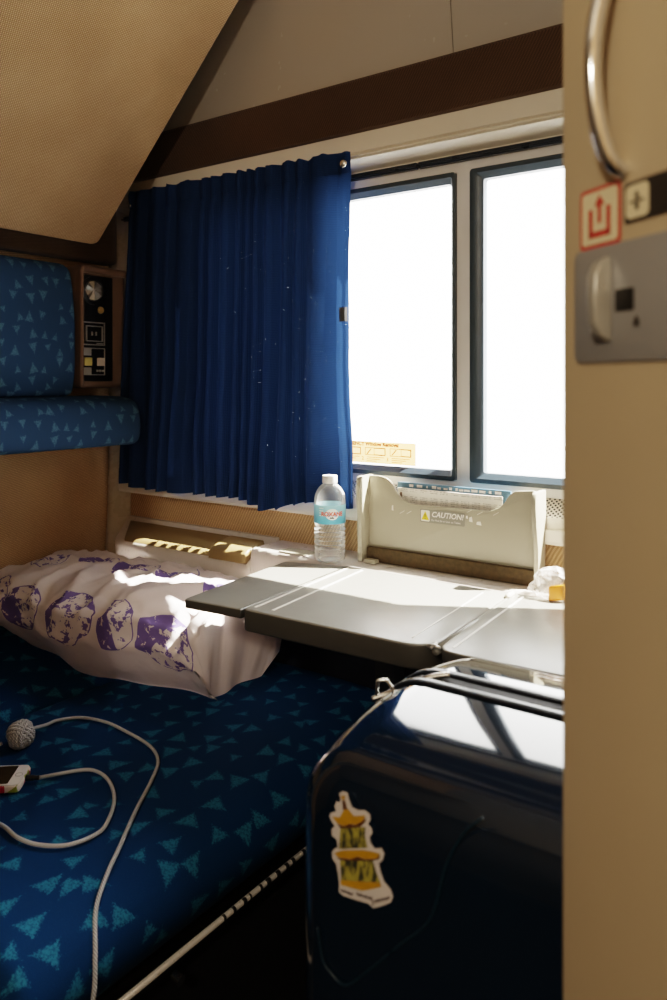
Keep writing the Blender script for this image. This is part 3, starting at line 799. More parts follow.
bm = B(); prism(bm, [(1.139, TZ - .036), (1.10, TZ - .036), (1.139, .45)], *yz(-.66, -.64)); prism(bm, [(1.139, TZ - .036), (1.10, TZ - .036), (1.139, .45)], *yz(-.56, -.54))
box(bm, -.70, -.50, 1.120, 1.139, .15, TZ - .036); obj('table_support', bm, 'pipe', t)
bm = B(); box(bm, -.925, -.25, 1.140, 1.198, .66, .7165, .004); obj('sun_blocker', bm, 'holder', t)  # added box hidden under the table, keeps a sun streak off the seat

# ------------------------------------------------------------------ rack behind the table
t = thing('magazine_rack', (-.62, 1.25, TZ), 'grey rack with scooped front panel standing behind the table', 'rack')
HY = 1.252
pts = [(-.800, .7372), (-.456, .7372), (-.456, .893), (-.470, .8965), (-.500, .8935)] + \
      [(-.506, .890), (-.513, .883), (-.520, .872), (-.530, .862), (-.545, .8555), (-.56, .854), (-.69, .8525), (-.707, .854), (-.722, .860), (-.734, .871), (-.742, .884), (-.750, .893), (-.760, .8985), (-.775, .9005), (-.800, .9000)]
bm = B(); prism(bm, pts, *xz(HY, HY + .005), .0012, 2); fp = obj('front_panel', bm, 'holder', t, smooth=40)
def cheek(x0, x1, top, yf0, yf1):
    bm = B(); prism(bm, [(yf1, .7372), (yf1 - .001, .80), (yf0 + .004, top - .055), (yf0, top - .02), (yf0 + .003, top - .004), (yf0 + .008, top), (HY + .016, top), (HY + .018, top - .06), (HY + .010, .7372)], *yz(x0, x1), .0015, 2); return bm
obj('side_cheek', cheek(-.806, -.7955, .9005, 1.219, 1.226), 'holder', t, smooth=40)
obj('side_cheek', cheek(-.4605, -.452, .8975, 1.219, 1.232), 'holder', t, smooth=40)
bm = B(); box(bm, -.7945, -.4615, HY - .012, HY - .0005, .7372, .765, .003, 2); obj('padded_strip', bm, 'fuzz', t, smooth=40)
bm = B(); box(bm, -.790, -.764, 1.222, 1.238, .7372, .745, .002); obj('corner_block', bm, 'holder', t)
# caution label
YC = HY - .0008
cz = lambda p: (p[0], YC, p[1])
cl = obj('caution_label', flat_poly(B(), rrect(-.684, -.594, .8225, .8465, .0025), cz), 'sign_grey', fp); cl['label'] = 'grey caution label with yellow warning triangle'
obj('warning_tile', flat_poly(B(), rrect(-.682, -.664, .8245, .8445, .002), lambda p: (p[0], YC - .0004, p[1])), 'white', cl)
obj('warning_triangle', flat_poly(B(), [(-.6808, .827), (-.6652, .827), (-.673, .8432)], lambda p: (p[0], YC - .0008, p[1])), 'yellow', cl)
obj('exclamation_mark', text_bm('!', .014, lambda x, y: (-.6750 + x, YC - .0012, .8285 + y)), 'sign_black', cl)
obj('lettering', text_bm('CAUTION!', .0135, lambda x, y: (-.6605 + x * .98, YC - .0006, .8340 + y), shear=.25, bold=.0003), 'white', cl)
obj('small_lettering', text_bm('Do Not Sit or Lean on Tables', .0050, lambda x, y: (-.6605 + x * .96, YC - .0006, .8262 + y)), 'white', cl)
# scuffed remnants of old tape
for x, z, w, h in ((-.745, .838, .004, .010), (-.586, .833, .007, .009), (-.572, .829, .010, .006), (-.592, .838, .004, .005)):
    obj('scuff_mark', flat_poly(B(), [(x, z), (x + w, z - .001), (x + w * .8, z + h), (x + .1 * w, z + h * .8)], lambda p: (p[0], YC, p[1])), 'white', fp)
for x, z in ((-.727, .833), (-.712, .834), (-.59, .848), (-.54, .848), (-.57, .846)):
    obj('scuff_mark', flat_poly(B(), [(x, z), (x + .010, z + .006), (x + .0095, z + .0066), (x - .0005, z + .0006)], lambda p: (p[0], YC, p[1])), 'white', fp)

# leaflets in the rack
def leaf(name, x0, x1, z0, z1, y, th, mat, label, rz=0.):
    bm = B(); box(bm, x0, x1, y, y + th, z0, z1)
    l = bm.loops.layers.uv.verify()
    for fc in bm.faces:
        for lp in fc.loops: lp[l].uv = (lp.vert.co.x, lp.vert.co.z)
    mid = Vector(((x0 + x1) / 2, y, z0)); R = Matrix.Rotation(rz, 3, 'Y')
    for v in bm.verts: v.co = mid + R @ (v.co - mid)
    return tag(obj(name, bm, mat), label, 'leaflet')
leaf('travel_leaflet', -.738, -.528, .745, .880, 1.262, .0025, 'leaflet', 'white printed leaflet with columns of text in front of the rack')
bk = leaf('travel_booklet', -.742, -.515, .745, .890, 1.268, .004, 'booklet', 'blue topped booklet behind the white leaflet in the rack')
bm = B(); random.seed(5); xx = -.716
while xx < -.53:
    w_ = random.uniform(.003, .012); hh = random.uniform(.003, .0055); quad(bm, (xx, 1.2674, .8825), (xx + w_, 1.2674, .8825), (xx + w_, 1.2674, .8825 + hh), (xx, 1.2674, .8825 + hh)); xx += w_ + random.uniform(.0015, .009)
obj('heading_print', bm, 'white', bk)
bm = B(); box(bm, -.7325, -.7285, 1.2614, 1.2619, .858, .872); obj('margin_mark', bm, 'panel_brown', bpy.data.objects['travel_leaflet'])
bm = B(); prism(bm, [(-.772, .745), (-.744, .745), (-.744, .872), (-.755, .880), (-.764, .872)], *xz(1.270, 1.276)); tag(obj('folded_brochure', bm, 'track'), 'small dark folded paper at left end of the rack', 'leaflet')

# ------------------------------------------------------------------ bottle
bc = (-.857, 1.207, .7372)
t = thing('water_bottle', bc, 'small clear plastic water bottle with blue label and white cap by the rack', 'bottle')
pf = [(.004, .004), (.018, .003), (.025, .0), (.0285, .003), (.0298, .010), (.0285, .014)]
z = .017
while z < .066: pf += [(.0296, z), (.0306, z + .0025), (.0296, z + .005), (.0270, z + .0066)]; z += .0082
pf += [(.0300, .0715), (.0302, .074), (.0302, .108), (.0306, .112), (.0300, .120), (.0285, .127), (.0255, .134), (.021, .1405), (.0155, .1455), (.0125, .1475), (.0125, .150)]
bm = B(); lathe(bm, pf, bc, 48, True, True); bd = obj('bottle_body', bm, 'bottle', t, smooth=180)
pc = [(.0135, .1485), (.0142, .1495), (.0142, .1615), (.0135, .163), (.0, .163)]
bm = B(); n = 48; rings = []
for r, zz in pc[:-1]: rings.append([bm.verts.new((bc[0] + (r + (.0004 if k % 2 else 0)) * math.cos(2 * PI * k / n), bc[1] + (r + (.0004 if k % 2 else 0)) * math.sin(2 * PI * k / n), bc[2] + zz)) for k in range(n)])
for a, b in zip(rings, rings[1:]):
    for k in range(n): bm.faces.new((a[k], a[(k + 1) % n], b[(k + 1) % n], b[k]))
bm.faces.new(list(reversed(rings[0]))); bm.faces.new(rings[-1]); obj('cap', bm, 'cap', t, smooth=40)
bm = B(); lathe(bm, [(.0307, .0735), (.0308, .075), (.0308, .1075), (.0307, .109)], bc, 48, False, False); lb = obj('label', bm, 'label_blue', t, smooth=180)
def cyl(a0, r): return lambda x, y: (bc[0] + r * math.cos(a0 + x / r), bc[1] + r * math.sin(a0 + x / r), bc[2] + y)
A0 = math.radians(-46)     # faces the camera, slightly right
fn = cyl(A0, .0311); bm = B(); uvs = [(.013 * math.cos(2 * PI * k / 28), .0925 + .0105 * math.sin(2 * PI * k / 28)) for k in range(28)]
cv = bm.verts.new(fn(0, .0925)); rg = [bm.verts.new(fn(*p)) for p in uvs]
for k in range(28): bm.faces.new((cv, rg[k], rg[(k + 1) % 28]))
obj('label_badge', bm, 'label_white', lb)
f2 = cyl(A0, .0317); tb = text_bm('ROXANE', .0108, lambda x, y: f2(x, .0895 + y), align='CENTER', bold=.0004); obj('lettering', tb, 'label_red', lb)
bm = B(); flat_poly(bm, [(-.005, .0845), (.004, .0845), (.001, .0885), (-.001, .0865), (-.003, .088)], lambda p: cyl(A0, .0315)(*p)); obj('mountain_mark', bm, 'track', lb)
bm = B()
for k in range(4):
    zz = .089 + k * .0045; a = -.026; fr_ = cyl(A0, .0312)
    for i in range(5):
        quad(bm, fr_(a + i * .0018, zz), fr_(a + (i + .7) * .0018, zz), fr_(a + (i + .7) * .0018, zz + .002), fr_(a + i * .0018, zz + .002))
obj('label_small_print', bm, 'label_white', lb)

# ------------------------------------------------------------------ crumpled wrapper at the right of the rack
def crumple(bm, c, sx, sy, sz, seed, sub=3):
    r = bmesh.ops.create_icosphere(bm, subdivisions=sub, radius=1.)
    for v in r['verts']:
        d = v.co.normalized(); k = 1 + .38 * noise.noise(d * 2.2 + Vector((seed, 0, 0))) + .22 * abs(noise.noise(d * 5 + Vector((0, seed, 0))))
        q = d * k; q.z = max(q.z, -.55)
        v.co = Vector((c[0] + q.x * sx, c[1] + q.y * sy, c[2] + (q.z + .55) * sz))
    return bm
t = thing('snack_wrapper', (-.418, 1.188, TZ), 'crumpled clear wrapper with an amber sweet on the right table leaf', 'wrapper')
bm = crumple(B(), (-.414, 1.205, TZ + .0012), .044, .022, .030, 3.3); obj('film', bm, 'film', t)
bm = B(); box(bm, -.418, -.392, 1.180, 1.192, TZ + .003, TZ + .027, .003); 
for v in bm.verts: v.co.z += (v.co.x + .405) * .25 + .0
k = obj('sweet', bm, 'candy', t); k['label'] = 'amber sweet'

# ------------------------------------------------------------------ lower seat
t = thing('train_seat', (-1.0, .83, 0), 'blue triangle patterned lower seat extended flat as a bed', 'seat')
Y0, Y1 = .445, 1.285
sp = round_profile([(-1.262, .37, .02), (-.76, .355, .03), (-.712, .385, .05), (-.695, .435, .05), (-.735, .480, .07), (-.85, .486, .05), (-1.1, .486, .03), (-1.262, .485, .036)], n=6)
# finer profile for smooth shading and even UVs
def refine(pr, h=.02):
    out = []
    for i in range(len(pr)):
        a = Vector(pr[i]); b = Vector(pr[(i + 1) % len(pr)]); k = max(1, int((b - a).length / h))
        for j in range(k): out.append(tuple(a.lerp(b, j / k)))
    return out
bm = B(); sweep(bm, refine(sp), lambda a, b, y: (a, y, b), Y0, Y1, .025, 5, 30); sc_ = obj('seat_cushion', bm, 'seat', t, smooth=60)
bp = round_profile([(XL + .004, .43, .01), (-1.271, .35, .02), (-1.271, .477, .034), (-1.33, .492, .03), (-1.45, .520, .04), (XL + .004, .552, .01)], n=6)
bm = B(); sweep(bm, refine(bp), lambda a, b, y: (a, y, b), Y0, Y1, .02, 5, 30); obj('back_cushion', bm, 'seat', t, smooth=60)
bm = B(); box(bm, -1.50, -.752, Y0 + .02, Y1 - .02, .02, .345, .01); obj('seat_base', bm, 'pipe', t)
bm = B(); tube(bm, [(-.7225, .45, .352), (-.7225, 1.27, .352)], .0042, 12); rl = obj('slide_rail', bm, 'rail', t, smooth=180); rl['label'] = 'worn bright metal rail along the seat front'
bm = B()
random.seed(3)
y = .765
while y < 1.0:
    w = random.uniform(.003, .009); tube(bm, [(-.7221, y, .352), (-.7221, y + w, .352)], .0044, 10); y += w + random.uniform(.006, .022)
obj('worn_paint', bm, 'pipe', rl, smooth=180)
bm = B(); tube(bm, [(-.735, .690, .318), (-.722, .690, .316)], .007, 12); obj('rail_bolt', bm, 'silver', t, smooth=40)

# ------------------------------------------------------------------ pillow
bm = B(); uvl = bm.loops.layers.uv.verify(); NU, NV = 90, 60
def pil(u, v):
    # u: wall -> open end, v: front hem -> over the top -> back
    x = -1.580 + u * .572
    fy = .936 + .110 * u + .010 * math.sin(u * 8.5 + .6) + .006 * math.sin(u * 23)
    by = 1.183
    zseat = .487 + max(0, (-1.27 - x)) * .21
    # plump profile: steep front, crown towards the back, falling to the ledge
    key = ((0, 0, 0), (.10, -.040, .20), (.20, -.074, .44), (.30, -.070, .70), (.40, -.030, .875), (.52, .035, .95), (.64, .100, .99), (.76, .160, 1.0), (.88, .205, .93), (.95, .232, .76), (1.0, .236, .30))
    for (a0, b0, c0), (a1, b1, c1) in zip(key, key[1:]):
        if a0 <= v <= a1: q = (v - a0) / (a1 - a0); yk = b0 + (b1 - b0) * q; hz = c0 + (c1 - c0) * q; break
    yy = fy + yk * (by - fy) / .236 if yk > 0 else fy + yk
    e = max(0, (u - .80) / .20)
    crown = .690 - .028 * (1 - min(1, u / .3)) ** 2
    h = (crown - zseat) * hz * (1 - .12 * e * e)
    P2 = Vector((u * 3.6 + v * .9, v * 2.4 - u * .8, .5))
    rid = max(0, 1 - abs(noise.noise(P2 * 1.5)) * 3.2) ** 2
    rid2 = max(0, 1 - abs(noise.noise(Vector((u * 9 - v * 3, v * 3 + u * 2, 4.)))) * 3.0) ** 2
    rid3 = max(0, 1 - abs(noise.noise(Vector((u * 5 + v * 6, v * 6 - u * 5, 8.)))) * 3.5) ** 2
    w = .013 * noise.noise((u * 4.2, v * 3.5, 1.)) + .011 * rid + .0065 * rid2 * (.4 + v) - .006 * rid3 + .003 * noise.noise((u * 24, v * 20, 3.))
    fd = max(0, min(1, (v - .10) / .2))
    w -= fd * .014 * math.exp(-((u - .915 - .05 * (v - .2)) / .014) ** 2) * (1 if v < .5 else .3)
    w += fd * .008 * math.exp(-((u - .955 - .05 * (v - .2)) / .016) ** 2)
    w *= min(1, h / .06) * (1 if v < .93 else .3)
    z = zseat + .0015 + h + max(w, -h * .6)
    if v < .4: yy -= w * .9 * math.sin(min(1, v / .36) * PI / 2)
    yy += .007 * noise.noise((u * 6, 3, v * 3)) * (1 if v < .8 else .3)
    xx = x + e * e * (.014 * math.sin(v * 7 + 1) + .010 * noise.noise((v * 9, 1, 9)) + .030 * min(1, hz * 1.3) + .04 * max(0, v - .5))
    return Vector((xx, min(yy, 1.194), z))
g = [[bm.verts.new(pil(i / NU, j / NV)) for i in range(NU + 1)] for j in range(NV + 1)]
arc = [0.]
for j in range(1, NV + 1): arc.append(arc[-1] + (pil(.4, j / NV) - pil(.4, (j - 1) / NV)).length)
for j in range(NV):
    for i in range(NU):
        fc = bm.faces.new((g[j][i], g[j][i + 1], g[j + 1][i + 1], g[j + 1][i]))
        for lp, (a, b) in zip(fc.loops, ((i, j), (i + 1, j), (i + 1, j + 1), (i, j + 1))): lp[uvl].uv = (a / NU * .572, arc[b])
rim = [g[0][i] for i in range(NU + 1)] + [g[j][NU] for j in range(1, NV + 1)] + [g[NV][i] for i in range(NU - 1, -1, -1)] + [g[j][0] for j in range(NV - 1, 0, -1)]
low = []
for v in rim:
    zs = .4868 + max(0, (-1.27 - v.co.x)) * .21
    low.append(bm.verts.new((min(v.co.x, -1.014 + .006 * math.sin(v.co.y * 60)), max(v.co.y, .934 + .110 * (min(v.co.x, -1.01) + 1.58) / .572), min(v.co.z, zs + .001))))
for k in range(len(rim)):
    a, b = k, (k + 1) % len(rim)
    if (rim[a].co - low[a].co).length + (rim[b].co - low[b].co).length > 1e-4:
        bm.faces.new((rim[b], rim[a], low[a], low[b]))
bmesh.ops.remove_doubles(bm, verts=bm.verts[:], dist=1e-5)
bmesh.ops.recalc_face_normals(bm, faces=bm.faces[:])
tag(obj('pillow', bm, 'pillow', smooth=180), 'rumpled white pillow printed with purple moon circles on the lower seat', 'pillow')

# ------------------------------------------------------------------ phone
PZ = .4885
ex = Vector((-.77, -.64, 0)).normalized(); ey = Vector((-.64, .77, 0)).normalized()
ey = (ey - ex * ey.dot(ex)).normalized()
pc0 = Vector((-1.025, .667, PZ))      # middle of the end with the home button
def ph(a, b, c): return tuple(pc0 + ex * a + ey * b + Vector((0, 0, c)))
t = thing('mobile_phone', tuple(pc0 + ex * .06), 'white smartphone in a floral case lying at the left edge of the seat', 'phone')
bm = B(); prism(bm, rrect(0, .127, -.0305, .0305, .008), lambda p: ph(p[0], p[1], 0), lambda p: ph(p[0], p[1], .0105), .002, 3); obj('phone_case', bm, 'case', t, smooth=40)
bm = B(); prism(bm, rrect(.0015, .1255, -.0292, .0292, .007), lambda p: ph(p[0], p[1], .010), lambda p: ph(p[0], p[1], .0118), .0005, 2); fb = obj('phone_front', bm, 'phone_white', t, smooth=40)
bm = B(); flat_poly(bm, rrect(.0175, .108, -.0262, .0262, .0008), lambda p: ph(p[0], p[1], .0121)); obj('screen', bm, 'screen', fb)
bm = B(); tube(bm, [ph(.0095 + .005 * math.cos(2 * PI * k / 24), .005 * math.sin(2 * PI * k / 24), .0118) for k in range(24)], .0004, 6, True); obj('home_button', bm, 'latch', fb)

# ------------------------------------------------------------------ charging cable
SZ = .4905
cab = thing('charging_cable', (-1.0, .7, .487), 'grey braided charging cable looping across the blue seat', 'cable')
cpt = [tuple(Vector(ph(-.020, 0, .006))), (-.985, .733, SZ), (-.962, .745, SZ), (-.925, .738, SZ), (-.880, .712, SZ), (-.845, .675, SZ), (-.829, .645, SZ), (-.838, .607, SZ), (-.868, .585, SZ), (-.905, .578, SZ), (-.945, .582, SZ), (-.985, .578, SZ), (-1.05, .56, SZ), (-1.13, .565, SZ), (-1.185, .60, SZ), (-1.19, .655, SZ), (-1.16, .69, SZ), (-1.148, .705, SZ + .008)]
bm = B(); tube(bm, catmull(cpt, 10), .0027, 10); obj('cord', bm, 'cord', cab, smooth=180)
KC = Vector((-1.132, .728, .508))
cpt = [(-1.148, .722, SZ + .016), (-1.132, .745, SZ + .020), (-1.152, .788, SZ + .006), (-1.163, .818, SZ), (-1.14, .848, SZ), (-1.09, .862, SZ), (-1.035, .859, SZ), (-.96, .847, SZ), (-.91, .82, SZ), (-.872, .772, SZ), (-.83, .708, SZ), (-.784, .643, SZ - .001), (-.757, .602, .486), (-.733, .567, .473), (-.706, .545, .447), (-.695, .535, .415), (-.697, .525, .36), (-.700, .52, .28), (-.705, .51, .18), (-.708, .495, .09), (-.70, .475, .03), (-.685, .455, .0045), (-.66, .45, .004)]
bm = B(); tube(bm, catmull(cpt, 10), .0027, 10); obj('cord', bm, 'cord', cab, smooth=180)
bm = B(); R = .0165
for ax in range(3):
    for k in range(4):
        o = (k - 1.5) * .0056; rr = math.sqrt(max(R * R - o * o, 0)) + (.003, .0024, .0018)[ax]
        ring = []
        for i in range(40):
            a = 2 * PI * i / 40; wv = 1 + .09 * math.cos(2 * a + ax * PI / 2)
            p = [0, 0, 0]; p[ax] = o; p[(ax + 1) % 3] = rr * wv * math.cos(a); p[(ax + 2) % 3] = rr * wv * math.sin(a)
            ring.append(Matrix.Rotation(.5, 3, 'Z') @ Matrix.Rotation(.6, 3, 'X') @ Vector(p) + KC)
        tube(bm, ring, .0030, 8, True)
bmesh.ops.create_uvsphere(bm, u_segments=16, v_segments=10, radius=.0155, matrix=Matrix.Translation(KC))
k = obj('cable_knot', bm, 'cord', cab, smooth=180); k['label'] = 'round woven ball knot'
bm = B(); a = Vector(ph(-.0005, 0, .006)); b = Vector(ph(-.020, 0, .006)); tube(bm, [a, a.lerp(b, .62), a.lerp(b, .64), b], [.0042, .0040, .0034, .0034], 12); obj('plug', bm, 'black', cab, smooth=40)

# ------------------------------------------------------------------ suitcase
SX0, SX1, SY0, SY1, SB, ST = -.408, .085, .497, .790, .062, .792
t = thing('suitcase', ((SX0 + SX1) / 2, (SY0 + SY1) / 2, 0), 'glossy navy hard shell suitcase standing in front of the table', 'suitcase')
def shell_profile():
    pts = []
    r = .062; n = 9
    for cx, cz, a0 in ((SX1 - r, ST - r, 0), (SX0 + r, ST - r, 90), (SX0 + r, SB + r, 180), (SX1 - r, SB + r, 270)):
        for k in range(n + 1):
            a = math.radians(a0 + 90 * k / n); pts.append((cx + r * math.cos(a), cz + r * math.sin(a)))
    return pts
PRF = shell_profile(); YM = .668
CX, CZ = (SX0 + SX1) / 2, (SB + ST) / 2
def shell(ys):
    """ys: list of (y, inset); closes with a gently domed face at the first ring"""
    bm = B(); m = len(PRF)
    nr = []
    for i in range(m):
        a, b = PRF[i - 1], PRF[(i + 1) % m]; tt = Vector((b[0] - a[0], b[1] - a[1])).normalized(); nr.append((tt.y, -tt.x))
    rings = [[bm.verts.new((p[0] - q[0] * ins, y, p[1] - q[1] * ins)) for p, q in zip(PRF, nr)] for y, ins in ys]
    for a, b in zip(rings, rings[1:]):
        for k in range(m): bm.faces.new((a[k], a[(k + 1) % m], b[(k + 1) % m], b[k]))
    # domed cap
    last = rings[0]; y0 = ys[0][0]; d = ys[1][0] - y0
    sgn = -1 if d > 0 else 1
    for f_ in (.8, .55, .3, .1):
        r2 = [bm.verts.new((CX + (v.co.x - CX) * f_, y0 + sgn * .006 * (1 - f_ * f_), CZ + (v.co.z - CZ) * f_)) for v in rings[0]]
        for k in range(m): bm.faces.new((last[(k + 1) % m], last[k], r2[k], r2[(k + 1) % m]))
        last = r2
    bm.faces.new(last); bm.faces.new(rings[-1])
    bmesh.ops.recalc_face_normals(bm, faces=bm.faces[:]); return bm
def edge(y0, y1, r, taper):
    out = []
    for k in range(9):
        a = PI / 2 * k / 8; out.append((y0 + (1 if y1 > y0 else -1) * r * (1 - math.cos(a)), taper + r * (1 - math.sin(a))))
    sg_ = 1 if y1 > y0 else -1
    ya = y0 + sg_ * r
    for k in range(1, 13): out.append((ya + (y1 - ya) * k / 12, taper * (1 - k / 12) ** 2.2))
    return out
fs = obj('front_shell', shell(edge(SY0, YM - .010, .036, .013)), 'shell', t, smooth=180)
obj('back_shell', shell(edge(SY1, YM + .010, .034, .008)), 'shell', t, smooth=180)
def band(y0, y1, off, mat, name):
    bm = B(); m = len(PRF); nr = []
    for i in range(m):
        a, b = PRF[i - 1], PRF[(i + 1) % m]; tt = Vector((b[0] - a[0], b[1] - a[1])).normalized(); nr.append((tt.y, -tt.x))
    cs = [(y0, -.006), (y0, off * .6), ((y0 * 3 + y1) / 4, off), ((y0 + y1 * 3) / 4, off), (y1, off * .6), (y1, -.006)]
    rings = [[bm.verts.new((p[0] + q[0] * o, y, p[1] + q[1] * o)) for p, q in zip(PRF, nr)] for y, o in cs]
    for a, b in zip(rings, rings[1:]):
        for k in range(m): bm.faces.new((a[k], a[(k + 1) % m], b[(k + 1) % m], b[k]))
    bmesh.ops.recalc_face_normals(bm, faces=bm.faces[:])
    return obj(name, bm, mat, t, smooth=60)
band(YM - .020, YM - .009, .0035, 'rubber', 'seam_trim'); band(YM + .010, YM + .021, .0035, 'rubber', 'seam_trim')
band(YM - .008, YM + .009, .0005, 'blackmatte', 'zipper')
# zip puller at the left shoulder
zp = [(-.335, YM + .004, ST + .005), (-.352, YM - .003, ST + .001), (-.372, YM - .014, .783), (-.388, YM - .022, .775), (-.402, YM - .030, .769)]
bm = B(); tube(bm, catmull(zp, 6), .0030, 10); k = obj('zip_puller', bm, 'silver', t, smooth=180)
zl = catmull([(-.398, YM - .028, .7705), (-.3975, YM - .028, .784), (-.3965, YM - .0275, .7875), (-.390, YM - .024, .7885), (-.388, YM - .023, .786), (-.382, YM - .020, .778)], 6)
bm = B(); tube(bm, zl, .0018, 10); obj('puller_loop', bm, 'silver', k, smooth=180)
# top carry handle
bm = B(); tube(bm, catmull([(-.232, YM + .05, ST - .004), (-.228, YM + .05, ST + .012), (-.205, YM + .05, ST + .018), (-.11, YM + .05, ST + .018), (-.088, YM + .05, ST + .012), (-.084, YM + .05, ST - .004)], 6), .008, 10, flat=.6); obj('carry_handle', bm, 'rubber', t, smooth=180)
# castors
for x in (SX0 + .055, SX1 - .055):
    for y in (SY0 + .055, SY1 - .055):
        bm = B(); box(bm, x - .02, x + .02, y - .02, y + .02, .045, SB + .004, .006); wh = obj('castor', bm, 'black', t)
        bm = B()
        for s_ in (-1, 1):
            aa = [(x + s_ * .004, y, .026), (x + s_ * .016, y, .026)]; tube(bm, aa, .0255, 20)
        obj('wheel', bm, 'rubber', wh, smooth=40)
# faint reflected line on the front shell, drawn as a thin coloured tube
def face_y(x, z): 
    f_ = max(abs(x - CX) / (SX1 - SX0) * 2, abs(z - CZ) / (ST - SB) * 2); return SY0 - .006 * (1 - min(1, f_) ** 2)

M['reflection'] = plain('shell_reflection', hexc('#0e2a38'), .3, var=.1)
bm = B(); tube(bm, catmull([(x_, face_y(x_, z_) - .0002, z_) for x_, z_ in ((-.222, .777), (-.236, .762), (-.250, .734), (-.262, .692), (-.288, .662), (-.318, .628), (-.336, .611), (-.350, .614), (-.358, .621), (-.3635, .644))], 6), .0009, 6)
obj('reflection_line', bm, 'reflection', t, smooth=180)
# sticker: two tier pagoda on the front shell
SY = SY0 - .0026
kx, kz = .000985, .000985 * 1.0
def stp(p):   # sticker drawing units scaled to metres; the sticker sits a little askew
    return (-.342 + (p[0] - 180) * .000146, SY, .758 - (p[1] - 150) * .0001252 + (p[0] - 180) * .000054)
def spoly(bm, pts, dy): flat_poly(bm, pts, lambda p: tuple(Vector(stp(p)) + Vector((0, -dy, 0)))); return bm
outl = [(180, 150), (205, 138), (235, 150), (243, 190), (262, 240), (300, 262), (345, 265), (375, 290), (378, 325), (362, 350), (385, 375), (390, 405), (372, 430), (378, 465), (405, 500), (445, 498), (462, 530), (455, 570), (430, 590), (440, 640), (462, 700), (500, 745), (515, 790), (500, 825), (440, 850), (395, 862), (365, 835), (280, 812), (205, 790), (178, 765), (180, 720), (172, 650), (160, 590), (135, 555), (133, 515), (150, 495), (170, 490), (165, 440), (130, 410), (130, 370), (150, 355), (130, 320), (115, 290), (125, 268), (160, 262), (150, 230), (160, 200), (185, 205), (190, 185)]
stk = obj('pagoda_sticker', spoly(B(), outl, 0), 'pagoda_white', t); stk['label'] = 'pagoda shaped sticker with white border'
bm = B(); spoly(bm, [(135, 290), (185, 300), (215, 250), (240, 250), (275, 295), (350, 295), (335, 325), (290, 350), (250, 340), (215, 355), (170, 335)], .0006); spoly(bm, [(150, 520), (205, 505), (270, 505), (330, 505), (385, 515), (440, 530), (420, 558), (350, 562), (300, 545), (255, 560), (180, 550)], .0006); spoly(bm, [(190, 690), (440, 705), (445, 730), (330, 755), (195, 720)], .0006)
spoly(bm, [(195, 165), (222, 165), (218, 188), (200, 188)], .0006)
obj('pagoda_roof', bm, 'pagoda_roof', stk)
bm = B(); spoly(bm, [(170, 335), (215, 355), (250, 340), (290, 350), (335, 325), (352, 310), (350, 330), (320, 362), (250, 368), (190, 365)], .0009); spoly(bm, [(160, 545), (180, 550), (255, 560), (300, 545), (350, 562), (420, 558), (440, 535), (435, 560), (380, 572), (200, 568)], .0009); spoly(bm, [(204, 190), (220, 190), (236, 250), (208, 250)], .0009)
obj('pagoda_eaves', bm, 'pagoda_brown', stk)
bm = B(); spoly(bm, [(190, 366), (350, 366), (345, 420), (362, 492), (180, 495), (185, 430)], .0006); spoly(bm, [(188, 568), (395, 570), (415, 640), (440, 704), (195, 690)], .0006)
obj('pagoda_walls', bm, 'pagoda_wall', stk)
bm = B(); random.seed(11)
def scrawl(x0, y0, x1, y1, n, h):
    pts = []
    for i in range(n + 1):
        q = i / n; pts.append(Vector(stp((x0 + (x1 - x0) * q + random.uniform(-3, 3), y0 + (y1 - y0) * q + (h if i % 2 else -h) * random.uniform(.5, 1.1)))) + Vector((0, -.0008, 0)))
    tube(bm, pts, .00042, 5)
scrawl(195, 752, 270, 778, 14, 9); scrawl(295, 772, 390, 800, 16, 10); scrawl(385, 800, 400, 835, 5, 6); scrawl(405, 818, 495, 795, 16, 10)
obj('sticker_handwriting', bm, 'ink', stk)

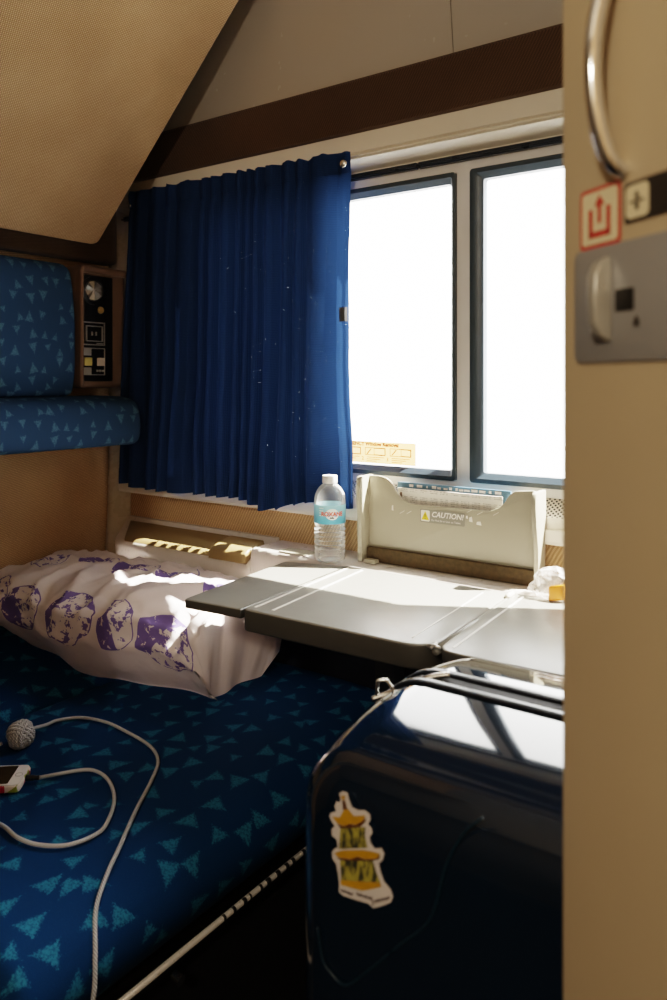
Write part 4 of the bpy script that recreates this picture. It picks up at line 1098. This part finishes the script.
# ------------------------------------------------------------------ light
w = bpy.data.worlds.new('daylight'); S.world = w; w.use_nodes = True
bg = w.node_tree.nodes['Background']; bg.inputs[0].default_value = (1.0, .985, .965, 1); bg.inputs[1].default_value = 11.0
def lamp(name, kind, loc, energy, color, target=None, **kw):
    d = bpy.data.lights.new(name, kind); d.energy = energy; d.color = color
    for k_, v_ in kw.items(): setattr(d, k_, v_)
    o = bpy.data.objects.new(name, d); COL.objects.link(o); o.location = loc
    if target is not None: o.rotation_euler = (Vector(target) - Vector(loc)).to_track_quat('-Z', 'Y').to_euler()
    return o
hd = Vector((-1, -.55, 0)).normalized(); el = math.radians(51)
sd = hd * math.cos(el) + Vector((0, 0, -math.sin(el)))
sun = lamp('sun', 'SUN', (1, 3, 3), 115, (1, .93, .83), angle=math.radians(.6)); sun.rotation_euler = sd.to_track_quat('-Z', 'Y').to_euler()
lamp('corridor_light', 'POINT', (.05, -.7, 1.6), 18, (1, .87, .70), shadow_soft_size=.05)
pt = lamp('window_portal', 'AREA', ((WX0 + WX3) / 2, 1.335, (WZ0 + WZ1) / 2), 1, (1, 1, 1), ((WX0 + WX3) / 2, 0, (WZ0 + WZ1) / 2), shape='RECTANGLE', size=WX3 - WX0 + .05, size_y=WZ1 - WZ0 + .05)
pt.data.cycles.is_portal = True

# ------------------------------------------------------------------ camera
cd = bpy.data.cameras.new('camera'); cam = bpy.data.objects.new('camera', cd); COL.objects.link(cam)
cam.location = (0, 0, 1.08); cam.rotation_euler = (PI / 2, 0, math.radians(35.1))
cd.sensor_fit = 'VERTICAL'; cd.sensor_height = 36; cd.sensor_width = 24; cd.lens = 768 / 1000 * 36
cd.shift_y = -.118; cd.clip_start = .02
cd.dof.use_dof = True; cd.dof.focus_distance = 1.38; cd.dof.aperture_fstop = 6.0
S.camera = cam
S.view_settings.view_transform = 'Filmic'; S.view_settings.look = 'Medium High Contrast'; S.view_settings.exposure = .65
S.cycles.use_denoising = True; S.cycles.max_bounces = 10; S.cycles.transparent_max_bounces = 16; S.cycles.sample_clamp_indirect = 8
